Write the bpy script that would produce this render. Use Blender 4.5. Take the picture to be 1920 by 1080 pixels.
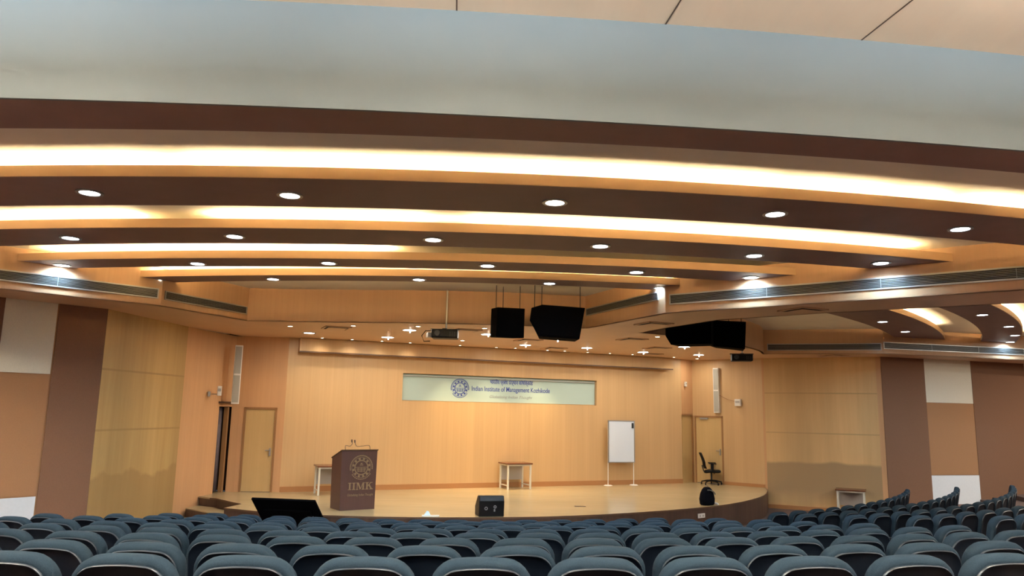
import bpy, bmesh, math, random
from mathutils import Vector, Matrix
from mathutils.geometry import delaunay_2d_cdt
PI = math.pi
random.seed(7)
SC = bpy.context.scene
COL = SC.collection
for o in list(bpy.data.objects):
    bpy.data.objects.remove(o)

# ------------------------------------------------------------------ camera, world, exposure
CAM_H = 2.15
def build_camera():
    pitch, roll, f = math.radians(9.4), math.radians(1.12), 1415.0
    fw = Vector((0, math.cos(pitch), math.sin(pitch)))
    up0 = Vector((0, -math.sin(pitch), math.cos(pitch)))
    r0 = Vector((1, 0, 0))
    r = r0*math.cos(roll) + up0*math.sin(roll)
    up = -r0*math.sin(roll) + up0*math.cos(roll)
    cd = bpy.data.cameras.new('camera')
    cd.sensor_width = 36.0
    cd.lens = f/1920*36.0
    cd.clip_end = 200
    c = bpy.data.objects.new('camera', cd)
    COL.objects.link(c)
    m = Matrix(((r.x, up.x, -fw.x, 0), (r.y, up.y, -fw.y, 0), (r.z, up.z, -fw.z, CAM_H), (0, 0, 0, 1)))
    c.matrix_world = m
    SC.camera = c
build_camera()
w = bpy.data.worlds.new('world'); SC.world = w
w.use_nodes = True
w.node_tree.nodes['Background'].inputs[0].default_value = (0.9, 0.95, 1, 1)
w.node_tree.nodes['Background'].inputs[1].default_value = 0.02
SC.view_settings.view_transform = 'Standard'
SC.view_settings.look = 'None'
SC.view_settings.gamma = 1
SC.view_settings.use_curve_mapping = False
SC.view_settings.exposure = 1.35

COOL = (0.50, 0.76, 1.0)
WARM = (1.0, 0.78, 0.47)
NEUT = (1.0, 0.90, 0.75)
P_DOWN = 11.0      # downlights on the ribs (W)
P_COVE = 9.5       # per cove tube metre
P_STAGE = 10.5     # big stage lights
P_SIDE = 52.0
P_UP = 430.0
P_REAR = 40.0      # downward part of the fill lamps added behind the camera

def area_light(name, loc, power, color, size, size_y=None, direction=(0, 0, -1), rotz=0.0, parent=None, spread=PI):
    ld = bpy.data.lights.new(name, 'AREA')
    ld.energy = power; ld.color = color; ld.spread = spread
    if size_y is None:
        ld.shape = 'DISK'; ld.size = size
    else:
        ld.shape = 'RECTANGLE'; ld.size = size; ld.size_y = size_y
    o = bpy.data.objects.new(name, ld)
    COL.objects.link(o)
    q = Vector(direction).to_track_quat('-Z', 'Y')
    if abs(direction[2]) > 0.99:
        q = (Matrix.Rotation(rotz, 4, 'Z') @ Matrix.Rotation(0 if direction[2] < 0 else PI, 4, 'X')).to_quaternion()
    o.rotation_mode = 'QUATERNION'
    o.rotation_quaternion = q
    o.location = loc
    if parent:
        o.parent = parent
    return o

# ------------------------------------------------------------------ materials
def new_mat(name):
    m = bpy.data.materials.new(name); m.use_nodes = True
    nt = m.node_tree
    b = nt.nodes['Principled BSDF']
    return m, nt, b
def plain(name, col, rough=0.6, metal=0.0, noise=0.0, scale=20.0, spec=0.5, bump=0.0):
    m, nt, b = new_mat(name)
    b.inputs['Roughness'].default_value = rough
    b.inputs['Metallic'].default_value = metal
    b.inputs['Specular IOR Level'].default_value = spec
    if noise > 0 or bump > 0:
        g = nt.nodes.new('ShaderNodeNewGeometry')
        n = nt.nodes.new('ShaderNodeTexNoise'); n.inputs['Scale'].default_value = scale
        n.inputs['Detail'].default_value = 4
        nt.links.new(g.outputs['Position'], n.inputs['Vector'])
        r = nt.nodes.new('ShaderNodeMapRange')
        r.inputs['To Min'].default_value = 1-noise; r.inputs['To Max'].default_value = 1+noise
        r.inputs['From Min'].default_value = 0.3; r.inputs['From Max'].default_value = 0.7
        nt.links.new(n.outputs['Fac'], r.inputs['Value'])
        v = nt.nodes.new('ShaderNodeVectorMath'); v.operation = 'SCALE'
        v.inputs[0].default_value = col
        nt.links.new(r.outputs['Result'], v.inputs['Scale'])
        nt.links.new(v.outputs[0], b.inputs['Base Color'])
        if bump > 0:
            bp = nt.nodes.new('ShaderNodeBump'); bp.inputs['Strength'].default_value = bump
            bp.inputs['Distance'].default_value = 0.01
            nt.links.new(n.outputs['Fac'], bp.inputs['Height'])
            nt.links.new(bp.outputs[0], b.inputs['Normal'])
    else:
        b.inputs['Base Color'].default_value = (*col, 1)
    return m
def wood(name, col, dark, rough=0.45, sx=18.0, sz=0.35, axis='Z', seams=None, seam_dark=0.75, stain=None, contrast=0.5, coarse=0.0, spec=0.4):
    """laminate with grain running along one axis, seams at given heights, an optional damp stain band"""
    m, nt, b = new_mat(name)
    L = nt.links
    g = nt.nodes.new('ShaderNodeNewGeometry')
    mp = nt.nodes.new('ShaderNodeMapping')
    s = {'Z': (sx, sx, sz), 'X': (sz, sx, sx), 'Y': (sx, sz, sx)}[axis]
    mp.inputs['Scale'].default_value = s
    L.new(g.outputs['Position'], mp.inputs['Vector'])
    n = nt.nodes.new('ShaderNodeTexNoise'); n.inputs['Scale'].default_value = 1; n.inputs['Detail'].default_value = 5
    n.inputs['Roughness'].default_value = 0.65
    L.new(mp.outputs[0], n.inputs['Vector'])
    r = nt.nodes.new('ShaderNodeMapRange'); r.inputs['From Min'].default_value = 0.5-contrast/2; r.inputs['From Max'].default_value = 0.5+contrast/2
    L.new(n.outputs['Fac'], r.inputs['Value'])
    mx = nt.nodes.new('ShaderNodeMix'); mx.data_type = 'RGBA'
    mx.inputs['A'].default_value = (*dark, 1); mx.inputs['B'].default_value = (*col, 1)
    L.new(r.outputs[0], mx.inputs['Factor'])
    out = mx.outputs['Result']
    sep = nt.nodes.new('ShaderNodeSeparateXYZ'); L.new(g.outputs['Position'], sep.inputs[0])
    if coarse > 0:
        n2 = nt.nodes.new('ShaderNodeTexNoise'); n2.inputs['Scale'].default_value = 1; n2.inputs['Detail'].default_value = 2
        mp2 = nt.nodes.new('ShaderNodeMapping'); mp2.inputs['Scale'].default_value = tuple(q/7 for q in s)
        L.new(g.outputs['Position'], mp2.inputs[0]); L.new(mp2.outputs[0], n2.inputs['Vector'])
        r2 = nt.nodes.new('ShaderNodeMapRange'); r2.inputs['From Min'].default_value = 0.3; r2.inputs['From Max'].default_value = 0.7
        r2.inputs['To Min'].default_value = 1-coarse; r2.inputs['To Max'].default_value = 1+coarse
        L.new(n2.outputs['Fac'], r2.inputs['Value'])
        v = nt.nodes.new('ShaderNodeVectorMath'); v.operation = 'SCALE'
        L.new(out, v.inputs[0]); L.new(r2.outputs[0], v.inputs['Scale']); out = v.outputs[0]
    if seams:
        for z in seams:
            c = nt.nodes.new('ShaderNodeMath'); c.operation = 'COMPARE'
            c.inputs[1].default_value = z; c.inputs[2].default_value = 0.02
            L.new(sep.outputs['Z'], c.inputs[0])
            m2 = nt.nodes.new('ShaderNodeMix'); m2.data_type = 'RGBA'
            m2.inputs['B'].default_value = (*[q*seam_dark for q in dark], 1)
            k = nt.nodes.new('ShaderNodeMath'); k.operation = 'MULTIPLY'; k.inputs[1].default_value = 0.6
            L.new(c.outputs[0], k.inputs[0]); L.new(k.outputs[0], m2.inputs['Factor']); L.new(out, m2.inputs['A'])
            out = m2.outputs['Result']
    if stain:
        z1, wob, colr, amt = stain
        n3 = nt.nodes.new('ShaderNodeTexNoise'); n3.inputs['Scale'].default_value = 1.1; n3.inputs['Detail'].default_value = 3
        L.new(g.outputs['Position'], n3.inputs['Vector'])
        a = nt.nodes.new('ShaderNodeMath'); a.operation = 'MULTIPLY_ADD'; a.inputs[1].default_value = wob; 
        L.new(n3.outputs['Fac'], a.inputs[0]); L.new(sep.outputs['Z'], a.inputs[2])
        r3 = nt.nodes.new('ShaderNodeMapRange'); r3.inputs['From Min'].default_value = z1+wob/2-0.04; r3.inputs['From Max'].default_value = z1+wob/2+0.04
        r3.inputs['To Min'].default_value = amt; r3.inputs['To Max'].default_value = 0
        L.new(a.outputs[0], r3.inputs['Value'])
        # fades out towards the floor
        r4 = nt.nodes.new('ShaderNodeMapRange'); r4.inputs['From Min'].default_value = -0.35; r4.inputs['From Max'].default_value = 0.15
        L.new(a.outputs[0], r4.inputs['Value'])
        ml = nt.nodes.new('ShaderNodeMath'); ml.operation = 'MULTIPLY'
        L.new(r3.outputs[0], ml.inputs[0]); L.new(r4.outputs[0], ml.inputs[1])
        m3 = nt.nodes.new('ShaderNodeMix'); m3.data_type = 'RGBA'; m3.inputs['B'].default_value = (*colr, 1)
        L.new(ml.outputs[0], m3.inputs['Factor']); L.new(out, m3.inputs['A']); out = m3.outputs['Result']
    L.new(out, b.inputs['Base Color'])
    b.inputs['Roughness'].default_value = rough
    b.inputs['Specular IOR Level'].default_value = spec
    return m
def emit(name, col, strength):
    m, nt, b = new_mat(name)
    b.inputs['Base Color'].default_value = (*col, 1)
    b.inputs['Emission Color'].default_value = (*col, 1)
    b.inputs['Emission Strength'].default_value = strength
    return m

M = {}
M['laminate'] = wood('beech_laminate', (0.60, 0.40, 0.20), (0.55, 0.355, 0.17), rough=0.42, sx=22, sz=0.25, coarse=0.05)
M['laminate_side'] = wood('side_laminate', (0.64, 0.375, 0.19), (0.58, 0.33, 0.16), rough=0.5, sx=22, sz=0.25, coarse=0.04)
M['soffit'] = plain('soffit_paint', (0.64, 0.41, 0.25), 0.45, noise=0.03, scale=2)
M['fascia'] = wood('fascia_laminate', (0.54, 0.345, 0.20), (0.49, 0.31, 0.175), rough=0.5, sx=14, sz=0.2, coarse=0.04)
M['brown'] = plain('brown_paint', (0.23, 0.130, 0.115), 0.55, noise=0.06, scale=3)
M['lip'] = plain('tan_paint', (0.56, 0.37, 0.20), 0.5)
M['cream'] = plain('cream_paint', (0.80, 0.74, 0.62), 0.7, noise=0.02, scale=1.5)
M['grey'] = plain('grey_paint', (0.125, 0.155, 0.163), 0.6, noise=0.03, scale=1.2)
M['white_panel'] = plain('white_fabric', (0.66, 0.63, 0.52), 0.85, noise=0.05, scale=60)
M['white_low'] = plain('white_board', (0.72, 0.74, 0.76), 0.7, noise=0.02, scale=20)
M['brown_fabric'] = plain('brown_fabric', (0.20, 0.10, 0.055), 0.85, noise=0.08, scale=70)
M['tan_fabric'] = plain('tan_fabric', (0.36, 0.185, 0.085), 0.85, noise=0.05, scale=70)
M['yellow_r'] = wood('yellow_veneer_damp', (0.70, 0.47, 0.22), (0.60, 0.39, 0.175), rough=0.55, sx=5, sz=0.3, seams=(2.93, 1.71), coarse=0.22, stain=(0.82, 0.25, (0.36, 0.25, 0.13), 0.9))
M['yellow_l'] = wood('yellow_veneer', (0.54, 0.37, 0.15), (0.44, 0.285, 0.105), rough=0.55, sx=6, sz=0.3, seams=(2.85, 1.66), coarse=0.16, stain=(0.75, 0.8, (0.34, 0.21, 0.08), 0.6))
M['stage_wood'] = wood('stage_parquet', (0.47, 0.37, 0.21), (0.41, 0.315, 0.17), rough=0.22, sx=6, sz=1.2, axis='X', coarse=0.05, spec=0.5)
M['riser'] = wood('stage_riser_veneer', (0.085, 0.045, 0.028), (0.05, 0.026, 0.018), rough=0.5, sx=10, sz=0.6, coarse=0.15)
M['base'] = plain('skirting_wood', (0.42, 0.20, 0.075), 0.4)
M['carpet'] = plain('dark_carpet', (0.10, 0.06, 0.045), 0.95, noise=0.2, scale=120)
M['door'] = wood('door_veneer', (0.60, 0.42, 0.19), (0.54, 0.37, 0.16), rough=0.4, sx=12, sz=0.3, coarse=0.06)
M['door_frame'] = wood('door_frame_wood', (0.36, 0.19, 0.075), (0.30, 0.15, 0.06), rough=0.45)
M['dark_wood'] = plain('dark_wood', (0.10, 0.05, 0.025), 0.5)
M['curtain'] = plain('grey_violet_curtain', (0.16, 0.13, 0.14), 0.9, noise=0.1, scale=8)
M['alu'] = plain('aluminium', (0.42, 0.43, 0.43), 0.35, 0.7)
M['grille'] = plain('grille_metal', (0.22, 0.23, 0.23), 0.4, 0.6)
M['dark_void'] = plain('duct_black', (0.02, 0.018, 0.016), 0.8)
M['seat_fabric'] = plain('seat_fabric', (0.014, 0.025, 0.036), 0.9, noise=0.15, scale=140, bump=0.15, spec=0.08)
M['seat_shell'] = plain('seat_shell_plastic', (0.0012, 0.0035, 0.008), 0.6, spec=0.15)
M['seat_rim'] = plain('seat_rim_plastic', (0.010, 0.017, 0.026), 0.32, spec=0.35)
M['black'] = plain('black_plastic', (0.005, 0.005, 0.006), 0.5, spec=0.2)
M['black_cab'] = plain('black_cabinet', (0.0014, 0.0014, 0.0018), 0.85, spec=0.03)
M['dgrey'] = plain('dark_grey', (0.03, 0.034, 0.038), 0.5, spec=0.3)
M['white'] = plain('white_plastic', (0.75, 0.73, 0.68), 0.4)
M['cream_metal'] = plain('cream_metal', (0.70, 0.67, 0.56), 0.4)
M['grey_metal'] = plain('grey_sheet_metal', (0.42, 0.39, 0.35), 0.5)
M['speaker_grey'] = plain('speaker_grille_cloth', (0.40, 0.39, 0.34), 0.7)
M['table_top'] = plain('table_top_brown', (0.16, 0.055, 0.025), 0.25)
M['podium'] = wood('podium_dark_laminate', (0.10, 0.05, 0.042), (0.08, 0.04, 0.033), rough=0.4, sx=30, sz=1)
M['brass'] = plain('muted_gold', (0.30, 0.22, 0.12), 0.45, 0.3)
M['board'] = plain('whiteboard_surface', (0.68, 0.77, 0.90), 0.2)
M['sign'] = plain('aqua_glass', (0.46, 0.60, 0.56), 0.10)
M['blue'] = plain('blue_letters', (0.045, 0.075, 0.36), 0.5)
M['grey_ink'] = plain('grey_letters', (0.33, 0.36, 0.36), 0.5)
M['ceil_wood'] = wood('ceiling_veneer', (0.82, 0.66, 0.48), (0.76, 0.60, 0.43), rough=0.5, sx=3, sz=0.4, axis='Y')
M['lens_cool'] = emit('cool_lens', (0.80, 0.88, 1.0), 14.0)
M['lens_stage'] = emit('stage_lens', (1.0, 0.95, 0.85), 14.0)
M['lens_warm'] = emit('warm_lens', (1.0, 0.78, 0.5), 12.0)
M['tube'] = emit('cove_tube', (1.0, 0.75, 0.40), 12.0)
M['green_grey'] = plain('pale_blue_paper', (0.65, 0.80, 0.85), 0.6)
M['bag'] = plain('bag_nylon', (0.003, 0.0035, 0.007), 0.8, noise=0.3, scale=30, spec=0.05)
M['strap'] = plain('bag_strap_grey', (0.15, 0.16, 0.15), 0.7)

# ------------------------------------------------------------------ mesh helpers
def link(name, verts, faces, mat, parent=None, smooth=False):
    me = bpy.data.meshes.new(name)
    me.from_pydata([tuple(v) for v in verts], [], faces)
    bm = bmesh.new(); bm.from_mesh(me)
    bmesh.ops.recalc_face_normals(bm, faces=bm.faces)
    bm.to_mesh(me); bm.free()
    me.materials.append(mat)
    if smooth:
        me.polygons.foreach_set('use_smooth', [True]*len(me.polygons))
    o = bpy.data.objects.new(name, me)
    COL.objects.link(o)
    if parent:
        o.parent = parent
    return o
class MB:
    def __init__(s): s.v, s.f = [], []
    def add(s, v, f):
        k = len(s.v); s.v += [Vector(q) for q in v]; s.f += [tuple(i+k for i in q) for q in f]; return s
    def box(s, c, d, rz=0.0, mat=None):
        x, y, z = d[0]/2, d[1]/2, d[2]/2
        R = Matrix.Rotation(rz, 4, 'Z') if mat is None else mat
        vs = [Vector(c)+R @ Vector((a*x, b_*y, c_*z)) for a in (-1, 1) for b_ in (-1, 1) for c_ in (-1, 1)]
        return s.add(vs, [(0, 1, 3, 2), (4, 6, 7, 5), (0, 4, 5, 1), (2, 3, 7, 6), (0, 2, 6, 4), (1, 5, 7, 3)])
    def prism(s, pts, z0, z1):
        n = len(pts)
        vs = [(p[0], p[1], z0) for p in pts]+[(p[0], p[1], z1) for p in pts]
        fs = [tuple(range(n-1, -1, -1)), tuple(range(n, 2*n))]+[(i, (i+1) % n, (i+1) % n+n, i+n) for i in range(n)]
        return s.add(vs, fs)
    def cyl(s, c, r, h, n=20, r2=None, axis=(0, 0, 1)):
        r2 = r if r2 is None else r2
        q = Vector((0, 0, 1)).rotation_difference(Vector(axis))
        vs = []
        for k, (rr, zz) in enumerate(((r, 0), (r2, h))):
            vs += [Vector(c)+q @ Vector((rr*math.cos(2*PI*i/n), rr*math.sin(2*PI*i/n), zz)) for i in range(n)]
        fs = [tuple(range(n-1, -1, -1)), tuple(range(n, 2*n))]+[(i, (i+1) % n, (i+1) % n+n, i+n) for i in range(n)]
        return s.add(vs, fs)
    def ring(s, c, r0, r1, h, n=28, axis=(0, 0, 1)):
        q = Vector((0, 0, 1)).rotation_difference(Vector(axis))
        vs = []
        for rr, zz in ((r0, 0), (r1, 0), (r1, h), (r0, h)):
            vs += [Vector(c)+q @ Vector((rr*math.cos(2*PI*i/n), rr*math.sin(2*PI*i/n), zz)) for i in range(n)]
        fs = []
        for k in range(4):
            for i in range(n):
                fs.append((k*n+i, k*n+(i+1) % n, ((k+1) % 4)*n+(i+1) % n, ((k+1) % 4)*n+i))
        return s.add(vs, fs)
    def tube(s, path, r, n=8):
        path = [Vector(p) for p in path]
        vs = []
        for i, p in enumerate(path):
            t = (path[min(i+1, len(path)-1)]-path[max(i-1, 0)]).normalized()
            a = t.cross(Vector((0, 0, 1)))
            if a.length < 1e-3: a = t.cross(Vector((1, 0, 0)))
            a.normalize(); b_ = t.cross(a)
            rr = r[i] if isinstance(r, (list, tuple)) else r
            vs += [p+rr*(a*math.cos(2*PI*k/n)+b_*math.sin(2*PI*k/n)) for k in range(n)]
        fs = [tuple(range(n)), tuple(range(len(vs)-n, len(vs)))]
        for i in range(len(path)-1):
            for k in range(n):
                fs.append((i*n+k, i*n+(k+1) % n, (i+1)*n+(k+1) % n, (i+1)*n+k))
        return s.add(vs, fs)
    def loft(s, rings, caps=True):
        n = len(rings[0]); vs = [v for r in rings for v in r]; fs = []
        for i in range(len(rings)-1):
            for k in range(n):
                fs.append((i*n+k, i*n+(k+1) % n, (i+1)*n+(k+1) % n, (i+1)*n+k))
        if caps:
            fs += [tuple(range(n)), tuple(range(len(vs)-n, len(vs)))]
        return s.add(vs, fs)
    def build(s, name, mat, parent=None, smooth=False):
        return link(name, s.v, s.f, mat, parent, smooth)
def bevel(o, w=0.01, seg=2):
    m = o.modifiers.new('bevel', 'BEVEL'); m.width = w; m.segments = seg; m.limit_method = 'ANGLE'
    return o
def empty(name, loc=(0, 0, 0), rz=0.0, label=None, cat=None, group=None):
    o = bpy.data.objects.new(name, None); COL.objects.link(o)
    o.location = loc; o.rotation_euler = (0, 0, rz)
    o.empty_display_size = 0.1
    tag(o, label, cat, group)
    return o
def tag(o, label=None, cat=None, group=None, kind=None):
    if label: o['label'] = label
    if cat: o['category'] = cat
    if group: o['group'] = group
    if kind: o['kind'] = kind
    return o
def struct(o):
    o['kind'] = 'structure'; return o
def poly_with_holes(name, outer, holes, z0, z1, mat):
    """flat slab (z0..z1) with holes cut out"""
    pts, edges = [], []
    for loop in [outer]+holes:
        k = len(pts); n = len(loop)
        pts += [Vector(p[:2]) for p in loop]
        edges += [(k+i, k+(i+1) % n) for i in range(n)]
    vs, es, fs, _, _, _ = delaunay_2d_cdt(pts, edges, [], 1, 1e-5)
    def inside(p, loop):
        c = False; n = len(loop)
        for i in range(n):
            a, b_ = loop[i], loop[(i+1) % n]
            if (a[1] > p[1]) != (b_[1] > p[1]) and p[0] < (b_[0]-a[0])*(p[1]-a[1])/(b_[1]-a[1])+a[0]: c = not c
        return c
    keep = []
    for f in fs:
        c = sum((vs[i] for i in f), Vector((0, 0)))/len(f)
        if inside(c, outer) and not any(inside(c, h) for h in holes): keep.append(f)
    n = len(vs)
    V = [(v.x, v.y, z0) for v in vs]+[(v.x, v.y, z1) for v in vs]
    F = [tuple(f) for f in keep]+[tuple(i+n for i in reversed(f)) for f in keep]
    from collections import Counter
    cnt = Counter()
    for f in keep:
        for i in range(len(f)):
            a, b_ = f[i], f[(i+1) % len(f)]
            cnt[(min(a, b_), max(a, b_))] += 1
    for (a, b_), c in cnt.items():
        if c == 1: F.append((a, b_, b_+n, a+n))
    return link(name, V, F, mat)
def walls(mb, A, B, z0, z1, out, th=0.08):
    """vertical slab from A to B; `out` = a point on the room side, slab grows away from it"""
    A, B = Vector(A[:2]), Vector(B[:2]); d = (B-A).normalized(); n = Vector((d.y, -d.x))
    if (Vector(out[:2])-A).dot(n) > 0: n = -n
    mb.prism([A, B, B+n*th, A+n*th], z0, z1)
    return mb
def arc(c, r, x0, x1, n, sign=-1):
    """points on a circle around c between two x values (sign -1 = the camera-side half)"""
    out = []
    for i in range(n+1):
        x = x0+(x1-x0)*i/n
        out.append(Vector((x, c[1]+sign*math.sqrt(max(0, r*r-(x-c[0])**2)))))
    return out
def spline(P, k=6):
    out = []
    P = [Vector(p) for p in P]
    for i in range(len(P)-1):
        p0 = P[max(i-1, 0)]; p1 = P[i]; p2 = P[i+1]; p3 = P[min(i+2, len(P)-1)]
        for j in range(k):
            t = j/k
            out.append(0.5*((2*p1)+(p2-p0)*t+(2*p0-5*p1+4*p2-p3)*t*t+(3*p1-p0-3*p2+p3)*t**3))
    out.append(P[-1]); return out
def isect(A, B, C, D):
    A, B, C, D = map(Vector, (A, B, C, D))
    r, s = B-A, D-C
    t = ((C-A).x*s.y-(C-A).y*s.x)/(r.x*s.y-r.y*s.x)
    return A+r*t

# ------------------------------------------------------------------ plan of the hall
ZS, ZC, ZR, ZF = 4.03, 4.75, 4.53, -0.60      # soffit, bay ceiling, rib underside, hall floor by the stage
Z_HIGH = 5.43
WA, WB = Vector((-5.95, 20.25)), Vector((5.68, 25.25))
WD = (WB-WA).normalized(); WN = Vector((WD.y, -WD.x))           # along the stage wall / towards the audience
SC_C = Vector((-2.0, 26.6))                                     # centre of the seating arcs
IN = (0, 12)
L_wall = [WA, (-7.16, 20.15), (-7.30, 19.43), (-7.66, 18.27), (-7.78, 17.13), (-8.02, 14.89), (-8.60, 14.25), (-9.17, 13.55), (-15.8, 6.5), (-15.8, -4.0)]
R_wall = [WB, (6.17, 25.75), (8.03, 24.22), (11.11, 22.70), (12.65, 23.16), (14.40, 23.68), (16.49, 24.31), (22.5, 26.1), (22.5, -4.0)]
LL0, LL1 = Vector((-6.67, 14.22)), Vector((-8.51, 12.41))
LE = LL0+(LL1-LL0)*4.62
RL0, RL1 = Vector((2.85, 13.85)), Vector((7.32, 10.62))
fascia = spline([(-5.78, 16.42), (-4.7, 16.42), (-3.59, 16.38), (-2.07, 16.26), (-0.51, 16.28), (0.45, 16.40), (1.64, 16.64)], 5)
R0n = ((-4.81, 65.11), 59.46)
R0f = ((-2.62, 46.38), 40.10)
def y_on(circ, x): return circ[0][1]-math.sqrt(circ[1]**2-(x-circ[0][0])**2)
RLx = 11.6
RE = Vector((RLx, RL0.y+(RLx-RL0.x)*(RL1-RL0).y/(RL1-RL0).x))
bay1 = fascia+[RL0, RL1, RE]+list(reversed(arc(R0n[0], R0n[1]+0.6, -14.6, RLx-0.1, 30)))+[LL1, LL0]
fascia2 = spline([(7.55, 22.50), (7.25, 21.75), (6.83, 21.0), (5.70, 19.40), (4.72, 18.45), (3.85, 17.82), (3.01, 17.32)], 5)
B2 = [Vector(p) for p in ((3.36, 16.37), (4.09, 14.73), (5.78, 13.35), (8.13, 11.83))]
B2e = B2[-1]+(RL1-RL0).normalized()*6.0
R2a, R2b = Vector((10.69, 21.62)), Vector((15.54, 22.84))
R2e = R2b+(R2b-R2a)*1.0
bay2 = fascia2+B2+[B2e, Vector((20.4, 8.6)), R2e, R2b, R2a]

outer = [Vector(p) for p in L_wall]+[Vector(p) for p in reversed(R_wall)]
# grow a little so slab edges tuck into the walls
def grow(poly, d):
    c = Vector((0, 12)); return [Vector(p)+(Vector(p)-c).normalized()*d for p in poly]

# --- ceilings
# the low soffit stops at the tall grey fascia behind the rear of the bays
sof_outer = [Vector(p) for p in L_wall[:-2]]+[Vector((-15.8, 7.3))]+arc(R0n[0], R0n[1], -15.8, 22.5, 60)+[Vector(p) for p in reversed(R_wall[:-1])]
sof_outer[len(L_wall)-2] = Vector((-15.8, 6.5))
o = poly_with_holes('ceiling', sof_outer, [bay1[:], bay2], ZS, ZS+0.02, M['soffit']); struct(o)
mb = MB(); mb.prism([(-15.8, 1), (22.5, 1), (22.5, 27), (-15.8, 27)], ZC, ZC+0.05)
# upper ceiling of the lit bays follows the grey fascia
o = poly_with_holes('ceiling', arc(R0n[0], R0n[1]-0.05, -15.8, 22.5, 40)+[Vector((22.5, 27)), Vector((-15.8, 27))], [], ZC, ZC+0.04, M['cream']); struct(o)
def high_ceiling():
    me = M['ceil_wood']
    nt = me.node_tree
    o = MB().prism([(-16, -4.2), (23, -4.2), (23, 9.5), (-16, 9.5)], Z_HIGH, Z_HIGH+0.05).build('ceiling', me); struct(o)
    # joints between the veneer panels, running towards the stage
    C0 = Vector((-3.5, 48))
    mb = MB()
    for i in range(-9, 13):
        a = -0.099+i*0.0418+0.0445
        d = Vector((math.sin(a), -math.cos(a)))
        p, q = C0+d*41.5, C0+d*52.5
        n = Vector((d.y, -d.x))*0.006
        if p.x < -15.5 or p.x > 22: continue
        mb.prism([p-n, q-n, q+n, p+n], Z_HIGH-0.003, Z_HIGH+0.01)
    for r in (45.2, 48.2):
        pts = [C0+Vector((math.sin(t), -math.cos(t)))*r for t in [(-0.25+0.6*i/30) for i in range(31)]]
        for a_, b_ in zip(pts, pts[1:]):
            d = (b_-a_).normalized(); n = Vector((d.y, -d.x))*0.006
            mb.prism([a_-n, b_-n, b_+n, a_+n], Z_HIGH-0.003, Z_HIGH+0.01)
    o = mb.build('trim_1', M['dark_wood']); struct(o)
high_ceiling()
# tall grey fascia
mb = MB()
A = arc(R0n[0], R0n[1]+0.012, -15.8, 22.5, 180)
for a, b in zip(A, A[1:]):
    walls(mb, a, b, ZR-0.004 if -13.6 < a.x < 10.7 else ZS, Z_HIGH, (a.x, a.y-5), 0.03)
o = mb.build('ceiling_fascia', M['grey'], smooth=False)
bm = bmesh.new(); bm.from_mesh(o.data); bmesh.ops.remove_doubles(bm, verts=bm.verts, dist=1e-4); bm.to_mesh(o.data); bm.free()
tag(o, 'tall curved grey ceiling fascia above the brown edge band', 'ceiling fascia')

# --- bay sides (vertical faces round the two ceiling bays)
def bay_side(name, pts, z0, z1, mat, inside, th=0.06):
    mb = MB()
    for a, b in zip(pts, pts[1:]): walls(mb, a, b, z0, z1, inside, th)
    o = mb.build(name, mat)
    return o
B1c = (-2, 14.5); B2c = (9, 18.5)
o = bay_side('ceiling_fascia', fascia, ZS, ZC, M['fascia'], (-2, 12)); tag(o, 'long curved tan fascia hanging over the front of the stage, behind the projector', 'ceiling fascia')
o = bay_side('ceiling_fascia', [fascia[0], LL0, LL1, LE], ZS, ZC, M['fascia'], B1c); tag(o, 'left tan bulkhead face with a long air grille, under the rib ends', 'ceiling fascia')
o = bay_side('ceiling_fascia', [fascia[-1], RL0, RL1, RE], ZS, ZC, M['fascia'], (1, 13.)); tag(o, 'right tan bulkhead face of the near ceiling bay, with a long air grille', 'ceiling fascia')
o = bay_side('ceiling_fascia', fascia2, ZS, ZC, M['fascia'], (8, 18)); tag(o, 'curved tan fascia of the far right ceiling bay, behind the black speakers', 'ceiling fascia')
o = bay_side('ceiling_fascia', [fascia2[-1]]+B2+[B2e], ZS, ZC, M['fascia'], B2c); tag(o, 'inner face of the far right ceiling bay, facing away', 'ceiling fascia')
o = bay_side('ceiling_fascia', [fascia2[0], R2a, R2b, R2e], ZS, ZC, M['fascia'], (9, 18.)); tag(o, 'tan bulkhead face of the far right ceiling bay with a thin air grille', 'ceiling fascia')

# --- linear air grilles set on the bulkheads
def grille(A, B, z0, z1, room, label, nsl=7, x0=0.0, x1=1.0):
    A, B = Vector(A), Vector(B); d = (B-A); Ln = d.length; d.normalize()
    n = Vector((d.y, -d.x))
    if (Vector(room[:2])-A).dot(n) < 0: n = -n
    a, b = A+d*Ln*x0, A+d*Ln*x1
    t = empty('air_grille', (a.x, a.y, z0), 0, label, 'air grille', 'linear air grilles on the ceiling bulkheads')
    off = Vector((a.x, a.y, z0))
    def slab(mb, p, q, za, zb, t0, t1):
        mb.prism([p+n*t0, q+n*t0, q+n*t1, p+n*t1], za, zb)
    def fix(o):
        for v in o.data.vertices: v.co -= off
        return o
    m1 = MB(); slab(m1, a, b, z0+0.008, z1-0.008, -0.002, 0.006); fix(m1.build('duct_back', M['dark_void'], t))
    m2 = MB()
    for i in range(nsl):
        zc = z0+(z1-z0)*(i+0.5)/nsl
        slab(m2, a, b, zc-0.004, zc+0.004, 0.004, 0.022)
    fix(m2.build('slats', M['grille'], t))
    m3 = MB()
    for za, zb in ((z0-0.012, z0+0.008), (z1-0.008, z1+0.012)): slab(m3, a, b, za, zb, 0, 0.026)
    for p, q in ((a, a+d*0.02), (b-d*0.02, b)): slab(m3, p, q, z0, z1, 0, 0.026)
    k = max(1, int((b-a).length/1.6))
    for i in range(1, k): slab(m3, a+d*((b-a).length*i/k-0.003), a+d*((b-a).length*i/k+0.003), z0, z1, 0, 0.021)
    fix(m3.build('frame', M['alu'], t))
    return t
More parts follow.
